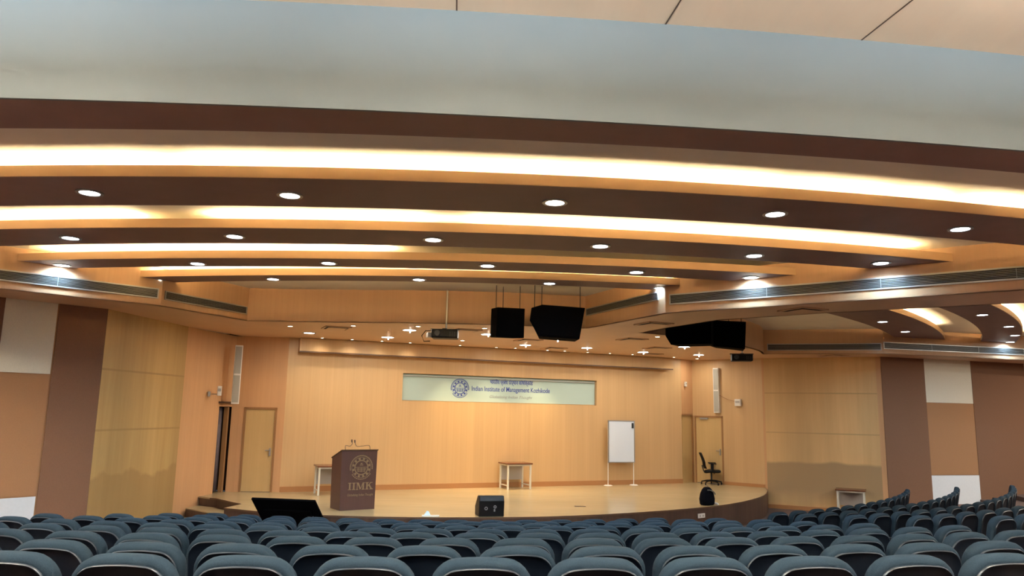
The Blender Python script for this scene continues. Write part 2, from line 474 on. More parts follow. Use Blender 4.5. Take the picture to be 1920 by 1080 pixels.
grille(LL0, LE, 4.17, 4.34, B1c, 'long grey linear air grille on the near left bulkhead, lit blue-white by downlights', x0=0.005)
grille(fascia[0], LL0, 4.17, 4.32, B1c, 'short dark air grille on the left bulkhead near the stage corner', x0=0.02, x1=0.97)
grille(RL0, RE, 4.19, 4.36, (1, 13), 'long aluminium slatted air grille on the near right bulkhead', x0=0.008)
grille(fascia[-1], RL0, 4.31, 4.45, (1, 13), 'short dark air grille right of the hanging speakers', x0=0.02, x1=0.93)
grille(fascia2[0], R2a, 4.14, 4.32, (9, 18), 'thin dark grille on the far right bay, above the yellow wall panel', x0=0.03, x1=0.985)
grille(R2a, R2e, 4.18, 4.36, (9, 18), 'thin bluish grille on the far right bay, above the white wall panel')

# --- ribs: curved brown beams hung in the bays, tan lip and warm tube facing the audience
def clip_arc(circ, lineA, lineB, n, pad=0.0):
    """arc points between its crossings with two bulkhead polylines"""
    (cx, cy), r = circ
    def cross(poly, lo, hi):
        best = None
        for a, b in zip(poly, poly[1:]):
            a, b = Vector(a), Vector(b); d = b-a; f = a-Vector((cx, cy))
            A_, B_, C_ = d.dot(d), 2*f.dot(d), f.dot(f)-r*r
            disc = B_*B_-4*A_*C_
            if disc < 0: continue
            for s in (-1, 1):
                t = (-B_+s*math.sqrt(disc))/(2*A_)
                if -0.001 <= t <= 1.001:
                    p = a+d*t
                    if lo <= p.y <= hi: best = p
        return best
    p, q = cross(lineA, 3, cy), cross(lineB, 3, cy)
    a0, a1 = math.atan2(p.y-cy, p.x-cx), math.atan2(q.y-cy, q.x-cx)
    if a0 > a1+PI: a1 += 2*PI
    if a1 > a0+PI: a0 += 2*PI
    return [Vector((cx+r*math.cos(a0+(a1-a0)*i/n), cy+r*math.sin(a0+(a1-a0)*i/n))) for i in range(n+1)]
LB = [fascia[0], LL0, LL1, LE]; RB = [fascia[-1], RL0, RL1, RE]
def ribbon(mb, P, Q, z0, z1):
    n = len(P)
    vs = [(p.x, p.y, z0) for p in P]+[(p.x, p.y, z0) for p in Q]+[(p.x, p.y, z1) for p in P]+[(p.x, p.y, z1) for p in Q]
    fs = []
    for i in range(n-1):
        fs += [(i, i+1, n+i+1, n+i), (2*n+i, 3*n+i, 3*n+i+1, 2*n+i+1), (i, 2*n+i, 2*n+i+1, i+1), (n+i, n+i+1, 3*n+i+1, 3*n+i)]
    fs += [(0, n, 3*n, 2*n), (n-1, 3*n-1, 4*n-1, 2*n-1)]
    mb.add(vs, fs)
def rib(label, near, far, LA, RA, tubes, lip=True, n=48, flip=1, power=1.0):
    P, Q = clip_arc(near, LA, RA, n), clip_arc(far, LA, RA, n)
    def push(pts, circ, d):                     # move towards the circle's own centre
        c = Vector(circ[0]); return [p+(c-p).normalized()*d for p in pts]
    mid = P[n//2]
    t = empty('ceiling_rib', (mid.x, mid.y, ZR), 0, label, 'ceiling rib', 'curved brown ceiling ribs')
    off = Vector((mid.x, mid.y, ZR))
    def fix(o):
        for v in o.data.vertices: v.co -= off
        return o
    m = MB(); ribbon(m, P, Q, ZR, ZR+0.02); fix(m.build('underside', M['brown'], t))
    m = MB(); ribbon(m, push(P, near, 0.018), push(Q, far, -0.004), ZR+0.0205, ZR+0.024); fix(m.build('top_board', M['cream'], t))  # unseen cream board, added to bounce the cove light back to the ceiling
    if lip:
        P1 = push(P, near, -0.001); P2 = push(P, near, 0.018)
        m = MB(); ribbon(m, P1, P2, ZR-0.003, ZR+0.12); fix(m.build('lip', M['lip'], t))
        # warm tubes lying in the trough behind the lip
        c = Vector(near[0])
        for (x0, x1, pw) in tubes:
            def pt(x, dd):
                if near[1]**2 < (x-c.x)**2: return None
                p = Vector((x, c.y-math.sqrt(near[1]**2-(x-c.x)**2))); return p+(c-p).normalized()*dd
            k = max(1, round(abs(x1-x0)/1.2))
            for i in range(k):
                xa, xb = x0+(x1-x0)*i/k+0.02, x0+(x1-x0)*(i+1)/k-0.02
                a, b = pt(xa, 0.13), pt(xb, 0.13)
                m = MB(); m.tube([(a.x, a.y, ZR+0.070), (b.x, b.y, ZR+0.070)], 0.013, 8)
                fix(m.build('cove_tube', M['tube'], t))
                d = b-a; ang = math.atan2(d.y, d.x)
                area_light('cove_light', (((a+b)/2).x-off.x, ((a+b)/2).y-off.y, ZR+0.086-off.z), P_COVE*d.length*pw*power, WARM, d.length, 0.03, (0, 0, 1), ang, t)
    return t
RIBS = [
 ('near edge band of brown paint directly under the tall grey fascia', R0n, R0f, [], False),
 ('widest brown ceiling rib, nearest the camera, with five downlights', ((-2.27, 41.79), 34.19), ((-2.29, 43.26), 34.52), [(-7.8, -3.75, 1), (-3.55, -0.3, 1), (-0.3, 3.0, 1), (3.1, 4.35, .8), (4.5, 5.0, .8), (5.35, 9.2, 1)], True),
 ('second brown ceiling rib from the camera, with six downlights', ((-2.23, 40.63), 30.81), ((-2.0, 39.87), 29.10), [(-8.6, -7.0, .8), (-7.0, -5.2, 1), (-4.1, -1.15, 1), (-0.95, -0.8, .3), (-0.6, 6.0, 1)], True),
 ('third brown ceiling rib from the camera, its right half cove unlit', ((-1.63, 42.96), 31.16), ((-1.93, 40.61), 28.07), [(-7.9, -2.0, 1)], True),
 ('narrowest brown ceiling rib, nearest the stage', ((-1.33, 37.61), 24.34), ((-1.44, 34.79), 20.93), [(-6.8, 0.3, 1), (0.35, 1.6, .45), (1.65, 3.35, 1)], True),
]
for lab, near, far, tubes, lip in RIBS:
    rib(lab, near, far, LB, RB, tubes, lip)
# far right bay
LB2 = [fascia2[-1]]+B2+[B2e]; RB2 = [fascia2[0], R2a, R2b, R2e]
def rib2(label, near, far, tubes):
    # tubes given as fractions along the near edge
    P, Q = clip_arc(near, LB2, RB2, 40), clip_arc(far, LB2, RB2, 40)
    off = Vector((P[20].x, P[20].y, ZR))
    t = empty('ceiling_rib', off, 0, label, 'ceiling rib', 'curved brown ceiling ribs')
    def push(pts, circ, d):
        c = Vector(circ[0]); return [p+(c-p).normalized()*d for p in pts]
    def fix(o):
        for v in o.data.vertices: v.co -= off
        return o
    m = MB(); ribbon(m, P, Q, ZR, ZR+0.02); fix(m.build('underside', M['brown'], t))
    m = MB(); ribbon(m, push(Q, far, -0.02), Q, ZR+0.02, ZR+0.10); fix(m.build('back_closure', M['cream'], t))
    m = MB(); ribbon(m, push(P, near, -0.001), push(P, near, 0.018), ZR-0.003, ZR+0.12); fix(m.build('lip', M['lip'], t))
    P3 = push(P, near, 0.13)
    for a, b in tubes:
        i0, i1 = int(a*40), int(b*40); step = 4
        for i in range(i0, i1, step):
            p, q = P3[i], P3[min(i+step, i1)]
            m = MB(); m.tube([(p.x, p.y, ZR+0.070), (q.x, q.y, ZR+0.070)], 0.013, 8); fix(m.build('cove_tube', M['tube'], t))
            d = q-p
            area_light('cove_light', (((p+q)/2).x-off.x, ((p+q)/2).y-off.y, 0.086), P_COVE*d.length*0.8, WARM, d.length, 0.03, (0, 0, 1), math.atan2(d.y, d.x), t)
rib2('curved brown rib in the far right bay, nearer the stage, with three downlights', ((-12.0, 36.8), 28.80), ((-12.0, 36.8), 27.55), [(0.0, 0.80)])
rib2('curved brown rib at the right picture edge in the far right bay', ((-12.0, 36.8), 30.65), ((-12.0, 36.8), 29.72), [(0.0, 0.9)])

# ------------------------------------------------------------------ walls
def wall_obj(name, segs, mat, room=IN, th=0.1):
    mb = MB()
    for A, B, z0, z1 in segs: walls(mb, A, B, z0, z1, room, th)
    o = mb.build(name, mat); struct(o); return o
def wp(t, off=0.0):                                           # point on the stage wall
    return WA+WD*t+WN*off
WLEN = (WB-WA).length
# stage wall with the sign recess
wall_obj('wall_back', [(wp(0), wp(3.17), 0, ZS), (wp(9.45), wp(WLEN), 0, ZS), (wp(3.17), wp(9.45), 0, 2.43), (wp(3.17), wp(9.45), 3.21, ZS)], M['laminate'], (0, 10), 0.12)
wall_obj('wall_recess', [(wp(3.1, -0.12), wp(9.52, -0.12), 2.38, 3.26)], M['laminate'], (0, 10), 0.03)
# left corner with the wooden door
dl0, dl1 = Vector((-7.30, 20.10)), WA
d_ = (dl1-dl0).normalized()
DLa, DLb = dl0+d_*0.33, dl0+d_*1.17
wall_obj('wall_left_corner', [(dl0, DLa, 0, 2.17), (DLb, dl1, 0, 2.17), (dl0, dl1, 2.17, ZS)], M['laminate_side'], (0, 10))
def door(name, A, B, z1, room, handle_side, lab=None, closer=False):
    A, B = Vector(A), Vector(B); d = (B-A).normalized(); n = Vector((d.y, -d.x))
    if (Vector(room[:2])-A).dot(n) < 0: n = -n
    W_ = (B-A).length
    t = empty(name, (A.x, A.y, 0)); struct(t)
    def P(u, o): return Vector((0, 0))+d*u+n*o
    m = MB(); m.prism([P(0.05, -0.05), P(W_-0.05, -0.05), P(W_-0.05, -0.01), P(0.05, -0.01)], 0.01, z1-0.05); leaf = m.build('door_leaf', M['door'], t)
    m = MB()
    for u0, u1 in ((0, 0.05), (W_-0.05, W_)): m.prism([P(u0, -0.06), P(u1, -0.06), P(u1, 0.02), P(u0, 0.02)], 0, z1)
    m.prism([P(0, -0.06), P(W_, -0.06), P(W_, 0.02), P(0, 0.02)], z1-0.05, z1); m.build('door_frame', M['door_frame'], t)
    u = W_-0.12 if handle_side > 0 else 0.12
    s = -handle_side
    m = MB()
    c = P(u, 0.0); m.box((c.x, c.y, 1.02), (0.04, 0.03, 0.2), math.atan2(d.y, d.x))
    e = P(u+s*0.12, 0.03); c2 = P(u, 0.03)
    m.tube([(c2.x, c2.y, 1.06), (e.x, e.y, 1.06)], 0.011, 8)
    m.build('door_handle', M['alu'], t)
    if closer:
        c = P(0.35, 0.02); m = MB(); m.box((c.x, c.y, z1-0.09), (0.28, 0.05, 0.05), math.atan2(d.y, d.x)); m.build('door_closer', M['alu'], t)
    return t
door('door_1', DLa, DLb, 2.17, (-5, 15), 1)
# left passage (dark opening with curtains) between the side wall and the corner
LP0, LP1 = Vector((-7.42, 19.55)), dl0
wall_obj('wall_left_passage', [(LP0, LP1, 2.17, ZS)], M['laminate_side'], (0, 15))
# alcove behind the opening
wall_obj('wall_alcove', [(LP0, (-8.9, 19.9), 0, 2.4), ((-8.9, 19.9), (-8.9, 20.9), 0, 2.4), ((-8.9, 20.9), LP1+Vector((-0.05, 0.3)), 0, 2.4)], M['dark_wood'], (-8, 20.3), 0.05)
o = MB().prism([(-8.95, 19.5), (-7.3, 19.5), (-7.15, 20.9), (-8.95, 20.9)], 2.25, 2.3).build('ceiling', M['dark_wood']); struct(o)
def curtain(name, A, B, z0, z1, mat, lab, folds=7, amp=0.03):
    A, B = Vector(A), Vector(B); d = (B-A); n = Vector((d.y, -d.x)).normalized()
    pts = []
    N = folds*8
    for i in range(N+1):
        t = i/N; pts.append(A+d*t+n*amp*math.sin(2*PI*folds*t))
    back = [p+n*0.006 for p in reversed(pts)]
    vs = [(p.x, p.y, z0) for p in pts]+[(p.x, p.y, z1) for p in pts]
    k = N+1
    fs = [(i, i+1, k+i+1, k+i) for i in range(N)]
    o = link(name, vs, fs, mat, None, True)
    sm = o.modifiers.new('thick', 'SOLIDIFY'); sm.thickness = 0.006
    tag(o, lab, 'curtain'); return o
curtain('curtain', (-7.62, 19.68), (-7.50, 20.0), 0.02, 2.15, M['curtain'], 'dark violet-grey curtain in the narrow opening left of the door', 3, 0.02)
# pieces of door lining in the passage
o = MB().box((-7.40, 20.02, 1.08), (0.10, 0.10, 2.16)).build('trim_2', M['door_frame']); struct(o)
# left side wall
LWv = [Vector(p) for p in ((-7.42, 19.55), (-7.66, 18.27), (-7.70, 17.93), (-8.02, 14.89), (-8.60, 14.25), (-9.17, 13.55), (-15.8, 6.5), (-15.8, -4.0))]
wall_obj('wall_left', [(LWv[0], LWv[1], -0.6, ZS), (LWv[1], LWv[2], -0.6, ZS)], M['laminate_side'])
def panel(A, B, z0, z1, mat, room, label, proud=0.02, name='wall_panel', th=0.05):
    A, B = Vector(A), Vector(B); d = (B-A).normalized(); n = Vector((d.y, -d.x))
    if (Vector(room[:2])-A).dot(n) < 0: n = -n
    mb = MB(); mb.prism([A+n*proud, B+n*proud, B-n*(th-proud), A-n*(th-proud)], z0, z1)
    o = mb.build(name, mat); tag(o, label, 'wall panel')
    return o
wall_obj('wall_left', [(LWv[2], LWv[3], -0.6, ZS), (LWv[3], LWv[4], -0.6, ZS), (LWv[4], LWv[5], -0.6, ZS)], M['tan_fabric'])
wall_obj('wall_left', [(LWv[5], LWv[6], -0.6, Z_HIGH), (LWv[6], LWv[7], -0.6, Z_HIGH)], M['brown_fabric'])
panel(LWv[2], LWv[3], -0.6, ZS, M['yellow_l'], IN, 'tall yellow veneer panel on the left wall, stained near its bottom', 0.012)
panel(LWv[3], LWv[4], -0.6, ZS, M['brown_fabric'], IN, 'tall brown fabric pilaster on the left wall, between yellow veneer and white panel', 0.02)
panel(LWv[4]+(LWv[5]-LWv[4])*0.03, LWv[5], 2.70, ZS, M['white_panel'], IN, 'off-white fabric panel high on the left wall', 0.01)
panel(LWv[4]+(LWv[5]-LWv[4])*0.03, LWv[5], 0.50, 2.69, M['tan_fabric'], IN, 'tan fabric panel in the middle of the left wall between two white panels', 0.01)
panel(LWv[4]+(LWv[5]-LWv[4])*0.03, LWv[5], -0.6, 0.48, M['white_low'], IN, 'white panel low on the left wall beside the seats', 0.012)
panel(LWv[5]+(LWv[6]-LWv[5])*0.0, LWv[5]+(LWv[6]-LWv[5])*0.14, -0.6, ZS, M['brown_fabric'], IN, 'dark brown pilaster cut by the left picture edge', 0.03)
# right corner: short return, door wall, side wall
RC = Vector((6.17, 25.75)); RD = Vector((8.03, 24.22)); d_ = (RD-RC).normalized()
wall_obj('wall_right_return', [(WB, RC, 2.18, ZS)], M['laminate_side'], (0, 15))
wall_obj('wall_right_alcove', [(WB+Vector((-0.01, 0.10)), RC+Vector((-0.01, 0.12)), 0, 2.3)], M['door'], (5.8, 25.6), 0.05)
o = MB().prism([WB, RC, RC+Vector((0.1, 0.7)), WB+Vector((-0.1, 0.7))], 2.18, 2.23).build('trim_3', M['laminate_side']); struct(o)
o = MB().box((RC.x-0.02, RC.y+0.02, 1.09), (0.09, 0.09, 2.18), 0.6).build('trim_4', M['door_frame']); struct(o)
DRa, DRb = RC+d_*0.06, RC+d_*1.06
wall_obj('wall_right_corner', [(RC, DRa, 0, 2.18), (DRb, RD, 0, 2.18), (RC, RD, 2.18, ZS)], M['laminate'], (0, 10))
door('door_2', DRa, DRb, 2.18, (0, 15), 1, closer=True)
RW = [RD, Vector((11.11, 22.70)), Vector((12.65, 23.16)), Vector((14.40, 23.68)), Vector((16.49, 24.31)), Vector((22.5, 26.1)), Vector((22.5, -4))]
wall_obj('wall_right', [(RW[0], RW[1], -0.6, ZS)], M['laminate_side'])
wall_obj('wall_right', [(RW[1], RW[4], -0.6, ZS), (RW[4], RW[5], -0.6, ZS), (RW[5], RW[6], -0.6, Z_HIGH)], M['brown_fabric'], (8, 10))
panel(RW[0]+(RW[1]-RW[0])*0.02, RW[1]-(RW[1]-RW[0])*0.04, -0.48, ZS, M['yellow_r'], IN, 'wide yellow veneer panel on the right wall with a greenish damp stain', 0.012)
struct(panel(RW[0]+(RW[1]-RW[0])*0.02, RW[1]-(RW[1]-RW[0])*0.04, -0.6, -0.48, M['base'], IN, None, 0.03, 'baseboard_right'))
panel(RW[1], RW[2], -0.6, ZS, M['brown_fabric'], (8, 10), 'tall brown fabric panel between yellow veneer and white panel on the right wall', 0.02)
panel(RW[2], RW[3], 2.71, ZS, M['white_panel'], (8, 10), 'off-white fabric panel high on the right wall', 0.008)
panel(RW[2], RW[3], 0.56, 2.70, M['tan_fabric'], (8, 10), 'tan fabric panel in the middle of the right wall between two white panels', 0.008)
panel(RW[2], RW[3], -0.6, 0.545, M['white_low'], (8, 10), 'white panel low on the right wall behind the seat rows', 0.012)
panel(RW[3], RW[4], -0.6, ZS, M['brown_fabric'], (8, 10), 'broad brown fabric panel right of the white panels', 0.02)
panel(RW[4]+(RW[5]-RW[4])*0.002, RW[4]+(RW[5]-RW[4])*0.28, 2.71, ZS, M['white_panel'], (8, 10), 'sliver of off-white panel at the right picture edge', 0.008)
# rear walls
wall_obj('wall_rear', [((-15.8, -4), (22.5, -4), -0.6, Z_HIGH)], M['laminate_side'], IN)
# outer shell above the soffit so no light leaks
o = MB(); walls(o, (-15.8, 27), (22.5, 27), ZS, ZC+0.05, IN); walls(o, (-15.8, 6), (-15.8, 27), ZS, ZC+0.05, IN); walls(o, (22.5, 6), (22.5, 27), ZS, ZC+0.05, IN)
struct(o.build('wall_upper', M['dark_wood']))
# skirting on the stage wall
o = MB().prism([wp(0, 0.015), wp(WLEN, 0.015), wp(WLEN, 0), wp(0, 0)], 0, 0.14).build('baseboard_back', M['base']); struct(o)
o = MB().prism([DRb+Vector((-.012, -.012)), RD+Vector((-.012, -.012)), RD, DRb], 0, 0.10).build('baseboard_right', M['base']); struct(o)

# ------------------------------------------------------------------ floors and stage
SR = [(-6.15, 16.93), (-5.31, 16.50), (-4.6, 16.25), (-3.77, 16.08), (-2.3, 16.03), (-0.85, 16.18), (0.60, 16.48), (2.03, 17.05), (3.3, 17.78), (4.35, 18.5), (5.32, 19.30), (6.23, 20.35), (7.12, 21.72), (7.62, 22.85), (7.86, 23.55), (7.98, 24.14)]
front = spline(SR, 4)
stage_poly = front+[RD, RC+Vector((-.02, .02)), RC+Vector((0, .6)), WB+Vector((-.1, .6)), WB, WA, dl0, Vector((-8.9, 20.9)), Vector((-8.9, 19.9)), LP0, Vector((-7.52, 18.95)), Vector((-6.95, 18.60)), Vector((-6.03, 17.66))]
top = poly_with_holes('floor_stage', stage_poly, [], -0.03, 0.0, M['stage_wood']); struct(top)
mb = MB()
rp = [Vector((-7.5, 18.95)), Vector((-6.95, 18.60)), Vector((-6.03, 17.66))]+front
for a, b in zip(rp, rp[1:]):
    d = (b-a).normalized(); n = Vector((d.y, -d.x))
    mb.prism([a-n*0.01, b-n*0.01, b-n*0.06, a-n*0.06], ZF, -0.03)
o = mb.build('stage_riser', M['riser']); tag(o, 'dark brown veneered front of the curved stage', 'stage front')
mb = MB()
for a, b in zip(rp, rp[1:]):
    d = (b-a).normalized(); n = Vector((d.y, -d.x))
    mb.prism([a+n*0.004, b+n*0.004, b-n*0.012, a-n*0.012], -0.035, 0.003)
struct(mb.build('trim_5', M['dark_wood']))
# two steps at the left end of the stage
t = empty('stage_steps', (-7.0, 17.9, ZF), 0, 'two dark wooden steps at the left end of the stage', 'steps')
off = Vector((-7.0, 17.9, ZF))
def poly_part(name, pts, z0, z1, mat, parent):
    o = MB().prism(pts, z0, z1).build(name, mat, parent)
    for v in o.data.vertices: v.co -= off
    return o
s1 = [(-7.50, 18.90), (-7.56, 18.35), (-6.55, 17.55), (-6.22, 17.05), (-6.08, 17.60), (-6.98, 18.56)]
s2 = [(-7.56, 18.33), (-7.60, 17.85), (-6.75, 17.0), (-6.20, 16.80), (-6.24, 17.02), (-6.57, 17.52)]
poly_part('step_body', s1, ZF, -0.225, M['riser'], t); poly_part('tread', s1, -0.225, -0.2, M['stage_wood'], t)
poly_part('step_body', s2, ZF, -0.425, M['riser'], t); poly_part('tread', s2, -0.425, -0.4, M['stage_wood'], t)
# hall floor: flat by the stage, terraces rising away from it
ROWS = [13.9, 15.0, 16.15, 17.25, 18.35, 19.45, 20.56, 21.70, 22.73]
def z_top(R): return 0.41+0.1155*(R-13.9)
SEAT_H = 0.968
def terrace():
    mb = MB()
    edges = [0.0]+[R-0.62 for R in ROWS]+[ROWS[-1]+0.55, 60.0]
    zs = [ZF]+[z_top(R)-SEAT_H for R in ROWS]+[z_top(ROWS[-1]+1)-SEAT_H]
    N = 72
    a0, a1 = math.radians(-75), math.radians(105)
    for k, z in enumerate(zs):
        r0, r1 = edges[k], edges[k+1]
        for i in range(N):
            t0, t1 = a0+(a1-a0)*i/N, a0+(a1-a0)*(i+1)/N
            def p(r, t): return (SC_C.x+r*math.sin(t), SC_C.y-r*math.cos(t))
            q = [p(r0, t0), p(r0, t1), p(r1, t1), p(r1, t0)]
            if r0 == 0: q = q[1:]
            mb.add([(x, y, z) for x, y in q], [tuple(range(len(q)))])
            if k+1 < len(zs):
                z2 = zs[k+1]
                mb.add([(*p(r1, t0), z), (*p(r1, t1), z), (*p(r1, t1), z2), (*p(r1, t0), z2)], [(0, 1, 2, 3)])
    o = mb.build('floor', M['carpet']); struct(o)
terrace()

# ------------------------------------------------------------------ pelmet over the stage wall
t = empty('pelmet', (*wp(6.2, 0.13), 3.65), math.atan2(WD.y, WD.x), 'long tan pelmet box under the ceiling, over the stage wall', 'pelmet')
m = MB(); m.box((0, 0, 0.186), (11.9, 0.26, 0.368)); m.build('front_board', M['laminate'], t)
m = MB(); m.box((0, -0.135, 0.008), (11.92, 0.02, 0.035)); m.build('bottom_edge', M['dark_wood'], t)

# ------------------------------------------------------------------ lettering helpers
def text_mesh(name, body, size, mat, parent, loc, rot, ext=0.004, width=None, shear=0.0, bold=0.0):
    cu = bpy.data.curves.new(name, 'FONT'); cu.body = body; cu.size = size; cu.extrude = ext; cu.align_x = 'CENTER'; cu.shear = shear
    cu.offset = bold
    to = bpy.data.objects.new(name+'_tmp', cu); COL.objects.link(to)
    dg = bpy.context.evaluated_depsgraph_get(); dg.update()
    me = bpy.data.meshes.new_from_object(to.evaluated_get(dg))
    bpy.data.objects.remove(to)
    if width:
        xs = [v.co.x for v in me.vertices]
        if xs:
            k = width/(max(xs)-min(xs))
            for v in me.vertices: v.co.x *= k
    me.materials.clear(); me.materials.append(mat); me.name = name
    o = bpy.data.objects.new(name, me); COL.objects.link(o); o.parent = parent
    o.location = loc; o.rotation_euler = rot
    return o
def emblem(parent, cx, cz, R, y, mat, name='emblem'):
    """gear of square teeth between thin rings, with a globe; lies in the xz plane facing -y"""
    m = MB(); ax = (0, -1, 0)
    for i in range(12):
        a = 2*PI*i/12+PI/12
        c = (cx+0.70*R*math.cos(a), y-0.002, cz+0.70*R*math.sin(a))
        m.box(c, (0.17*R, 0.004, 0.15*R), mat=Matrix.Rotation(-a+PI/2, 4, 'Y'))
    m.ring((cx, y, cz), 0.52*R, 0.60*R, 0.004, 40, ax)
    def arcring(r0, r1, a0, a1, n=24):
        for i in range(n):
            t0, t1 = a0+(a1-a0)*i/n, a0+(a1-a0)*(i+0.72)/n
            q = [(cx+r*math.cos(t), y-d, cz+r*math.sin(t)) for d in (0, 0.004) for r, t in ((r0, t0), (r1, t0), (r1, t1), (r0, t1))]
            m.add(q, [(0, 1, 2, 3), (4, 5, 6, 7), (0, 1, 5, 4), (1, 2, 6, 5), (2, 3, 7, 6), (3, 0, 4, 7)])
    arcring(0.90*R, 1.0*R, -0.15, PI+0.25, 34)
    arcring(0.90*R, 0.97*R, PI+0.6, 2*PI-0.5, 12)
    m.ring((cx, y, cz), 0.80*R, 0.83*R, 0.003, 40, ax)
    m.box((cx, y-0.002, cz+0.02*R), (1.05*R, 0.004, 0.045*R))
    for dz, wd in ((-0.1, .86), (-0.2, .8), (-0.3, .66)):
        m.box((cx, y-0.002, cz+dz*R), (wd*R, 0.004, 0.04*R))
    for dx in (-.28, 0, .28): m.box((cx+dx*R, y-0.002, cz-0.2*R), (0.035*R, 0.004, 0.34*R))
    m.box((cx, y-0.002, cz+0.2*R), (0.3*R, 0.004, 0.05*R)); m.box((cx, y-0.002, cz+0.32*R), (0.16*R, 0.004, 0.09*R))
    return m.build(name, mat, parent)
# ------------------------------------------------------------------ sign in the recess
ts = empty('institute_sign', (*wp(6.31, -0.115), 2.44), math.atan2(WD.y, WD.x), 'long pale aqua glass sign board with blue institute name in the stage wall recess', 'sign')
m = MB(); m.box((0, 0, 0.385), (6.26, 0.02, 0.75)); m.build('glass_panel', M['sign'], ts)
m = MB(); m.box((0, -0.055, 0.70), (6.24, 0.012, 0.018)); m.build('top_rail', M['alu'], ts)
RX = (PI/2, 0, 0)
emblem(ts, -1.385, 0.39, 0.285, -0.012, M['blue'])
text_mesh('hindi_lettering', 'भारतीय प्रबंध संस्थान कोषिक्कोड', 0.17, M['blue'], ts, (0.26, -0.012, 0.555), RX, width=1.40, bold=0.002)
text_mesh('name_lettering', 'Indian Institute of Management Kozhikode', 0.20, M['blue'], ts, (0.26, -0.012, 0.335), RX, width=2.56, bold=0.001)
text_mesh('motto_lettering', 'Globalizing Indian Thought', 0.12, M['grey_ink'], ts, (0.24, -0.012, 0.14), RX, width=1.40, shear=0.3)

# ------------------------------------------------------------------ lights as things
def downlight(x, y, z, r, lens, label, group, power, color, ring_mat=None, stem=False, spread=PI, aim=None):
    t = empty('downlight', (x, y, z), 0, label, 'downlight', group)
    m = MB(); m.ring((0, 0, -0.012), r*(0.90 if stem else 0.74), r, 0.012, 32); m.build('trim_ring', ring_mat or M['alu'], t)
    m = MB(); m.cyl((0, 0, -0.008), r*(0.91 if stem else 0.75), 0.006, 28); m.build('lens', lens, t)
    if stem:
        m = MB(); m.cyl((r*0.1, 0, -0.065), 0.012, 0.055, 12); m.build('bulb', lens, t)
    if power > 0:
        area_light('lamp', (0, 0, -0.014), power, color, r*1.4, None, aim or (0, 0, -1), 0, t, spread)
    return t
ordn = ['first', 'second', 'third', 'fourth', 'fifth', 'sixth', 'seventh', 'eighth', 'ninth', 'tenth', 'eleventh', 'twelfth', 'thirteenth', 'fourteenth', 'fifteenth', 'sixteenth', 'seventeenth', 'eighteenth', 'nineteenth', 'twentieth', 'twenty-first', 'twenty-second', 'twenty-third', 'twenty-fourth', 'twenty-fifth']
DL = {'widest near rib': [(-7.1, 8.55), (-4.82, 8.3), (-2.53, 8.25), (0.27, 8.33), (3.09, 8.64), (5.59, 9.17), (8.1, 9.95)],
      'second rib from the camera': [(-6.41, 10.69), (-3.92, 10.38), (-1.12, 10.34), (1.25, 10.54), (3.59, 10.98), (5.65, 11.34)],
      'third rib from the camera': [(-7.81, 12.88), (-5.30, 12.48), (-3.03, 12.21), (-0.41, 12.17), (2.09, 12.48), (4.10, 12.76)],
      'rib nearest the stage': [(-6.77, 14.25), (-4.46, 13.87), (-1.71, 13.62), (0.69, 13.75), (2.80, 14.02)]}
DL['widest near rib'][3] = (0.47, 8.33)
for rn, pts in DL.items():
    k = 0
    for x, y in pts:
        off_view = rn == 'widest near rib' and (x < -6 or x > 7)
        if not off_view: k += 1
        lab = 'round cool white downlight, %s from the left on the %s' % (ordn[k-1], rn) if not off_view else 'round cool white downlight just beyond the %s picture edge on the widest near rib' % ('left' if x < 0 else 'right')
        downlight(x, y, ZR, 0.145 if rn != 'rib nearest the stage' else 0.135, M['lens_cool'], lab, 'cool white downlights on the ceiling ribs', P_DOWN, COOL, spread=math.radians(150))
lb = ['on the inner far right rib, nearest the beam', 'on the inner far right rib, in its middle', 'on the inner far right rib, nearest the grille',
      'topmost on the outer far right rib', 'second down on the outer far right rib', 'third down on the outer far right rib', 'lowest on the outer far right rib, nearest the grille']
for (x, y), l in zip([(9.08, 18.32), (10.66, 20.3), (11.68, 22.0), (10.57, 16.78), (12.47, 18.78), (13.88, 20.68), (14.91, 22.45)], lb):
    downlight(x, y, ZR, 0.14, M['lens_cool'], 'small cool downlight '+l, 'cool white downlights in the far right bay', P_DOWN, COOL, spread=math.radians(150))
BIG = [(-5.05, 18.82, 'leftmost'), (-3.2, 19.53, 'left of the projector, nearer the wall'), (-2.39, 17.67, 'left of the projector, nearer the fascia'), (-0.57, 18.3, 'beside the left hanging speaker'), (0.4, 21.0, 'between the hanging speakers, near the wall'),
       (1.18, 19.22, 'under the wide hanging speaker'), (2.17, 21.55, 'right of the hanging speakers'), (3.97, 22.64, 'before the right pelmet end'), (4.74, 20.62, 'under the far right speakers'), (5.78, 23.23, 'rightmost, dim')]
for i, (x, y, l) in enumerate(BIG):
    downlight(x, y, ZS, 0.17, M['lens_stage'], 'large bright round stage ceiling light, '+l, 'large round lights in the stage ceiling', P_STAGE*(0.5 if i == 9 else 1), NEUT, stem=(i not in (0,)))
SMALL = [(-5.09, 17.31, 'far left'), (-3.57, 16.98, 'second from the left along the fascia'), (-2.09, 16.85, 'third from the left along the fascia'), (-0.6, 16.95, 'left of the hanging speaker'), (-1.29, 20.02, 'right of the projector'), (3.52, 18.08, 'left of the far right speakers'), (6.11, 24.75, 'near the right door')]
for x, y, l in SMALL:
    downlight(x, y, ZS, 0.07, M['lens_warm'], 'small warm spotlight in the stage ceiling, '+l, 'small warm spots in the stage ceiling', 6, NEUT)
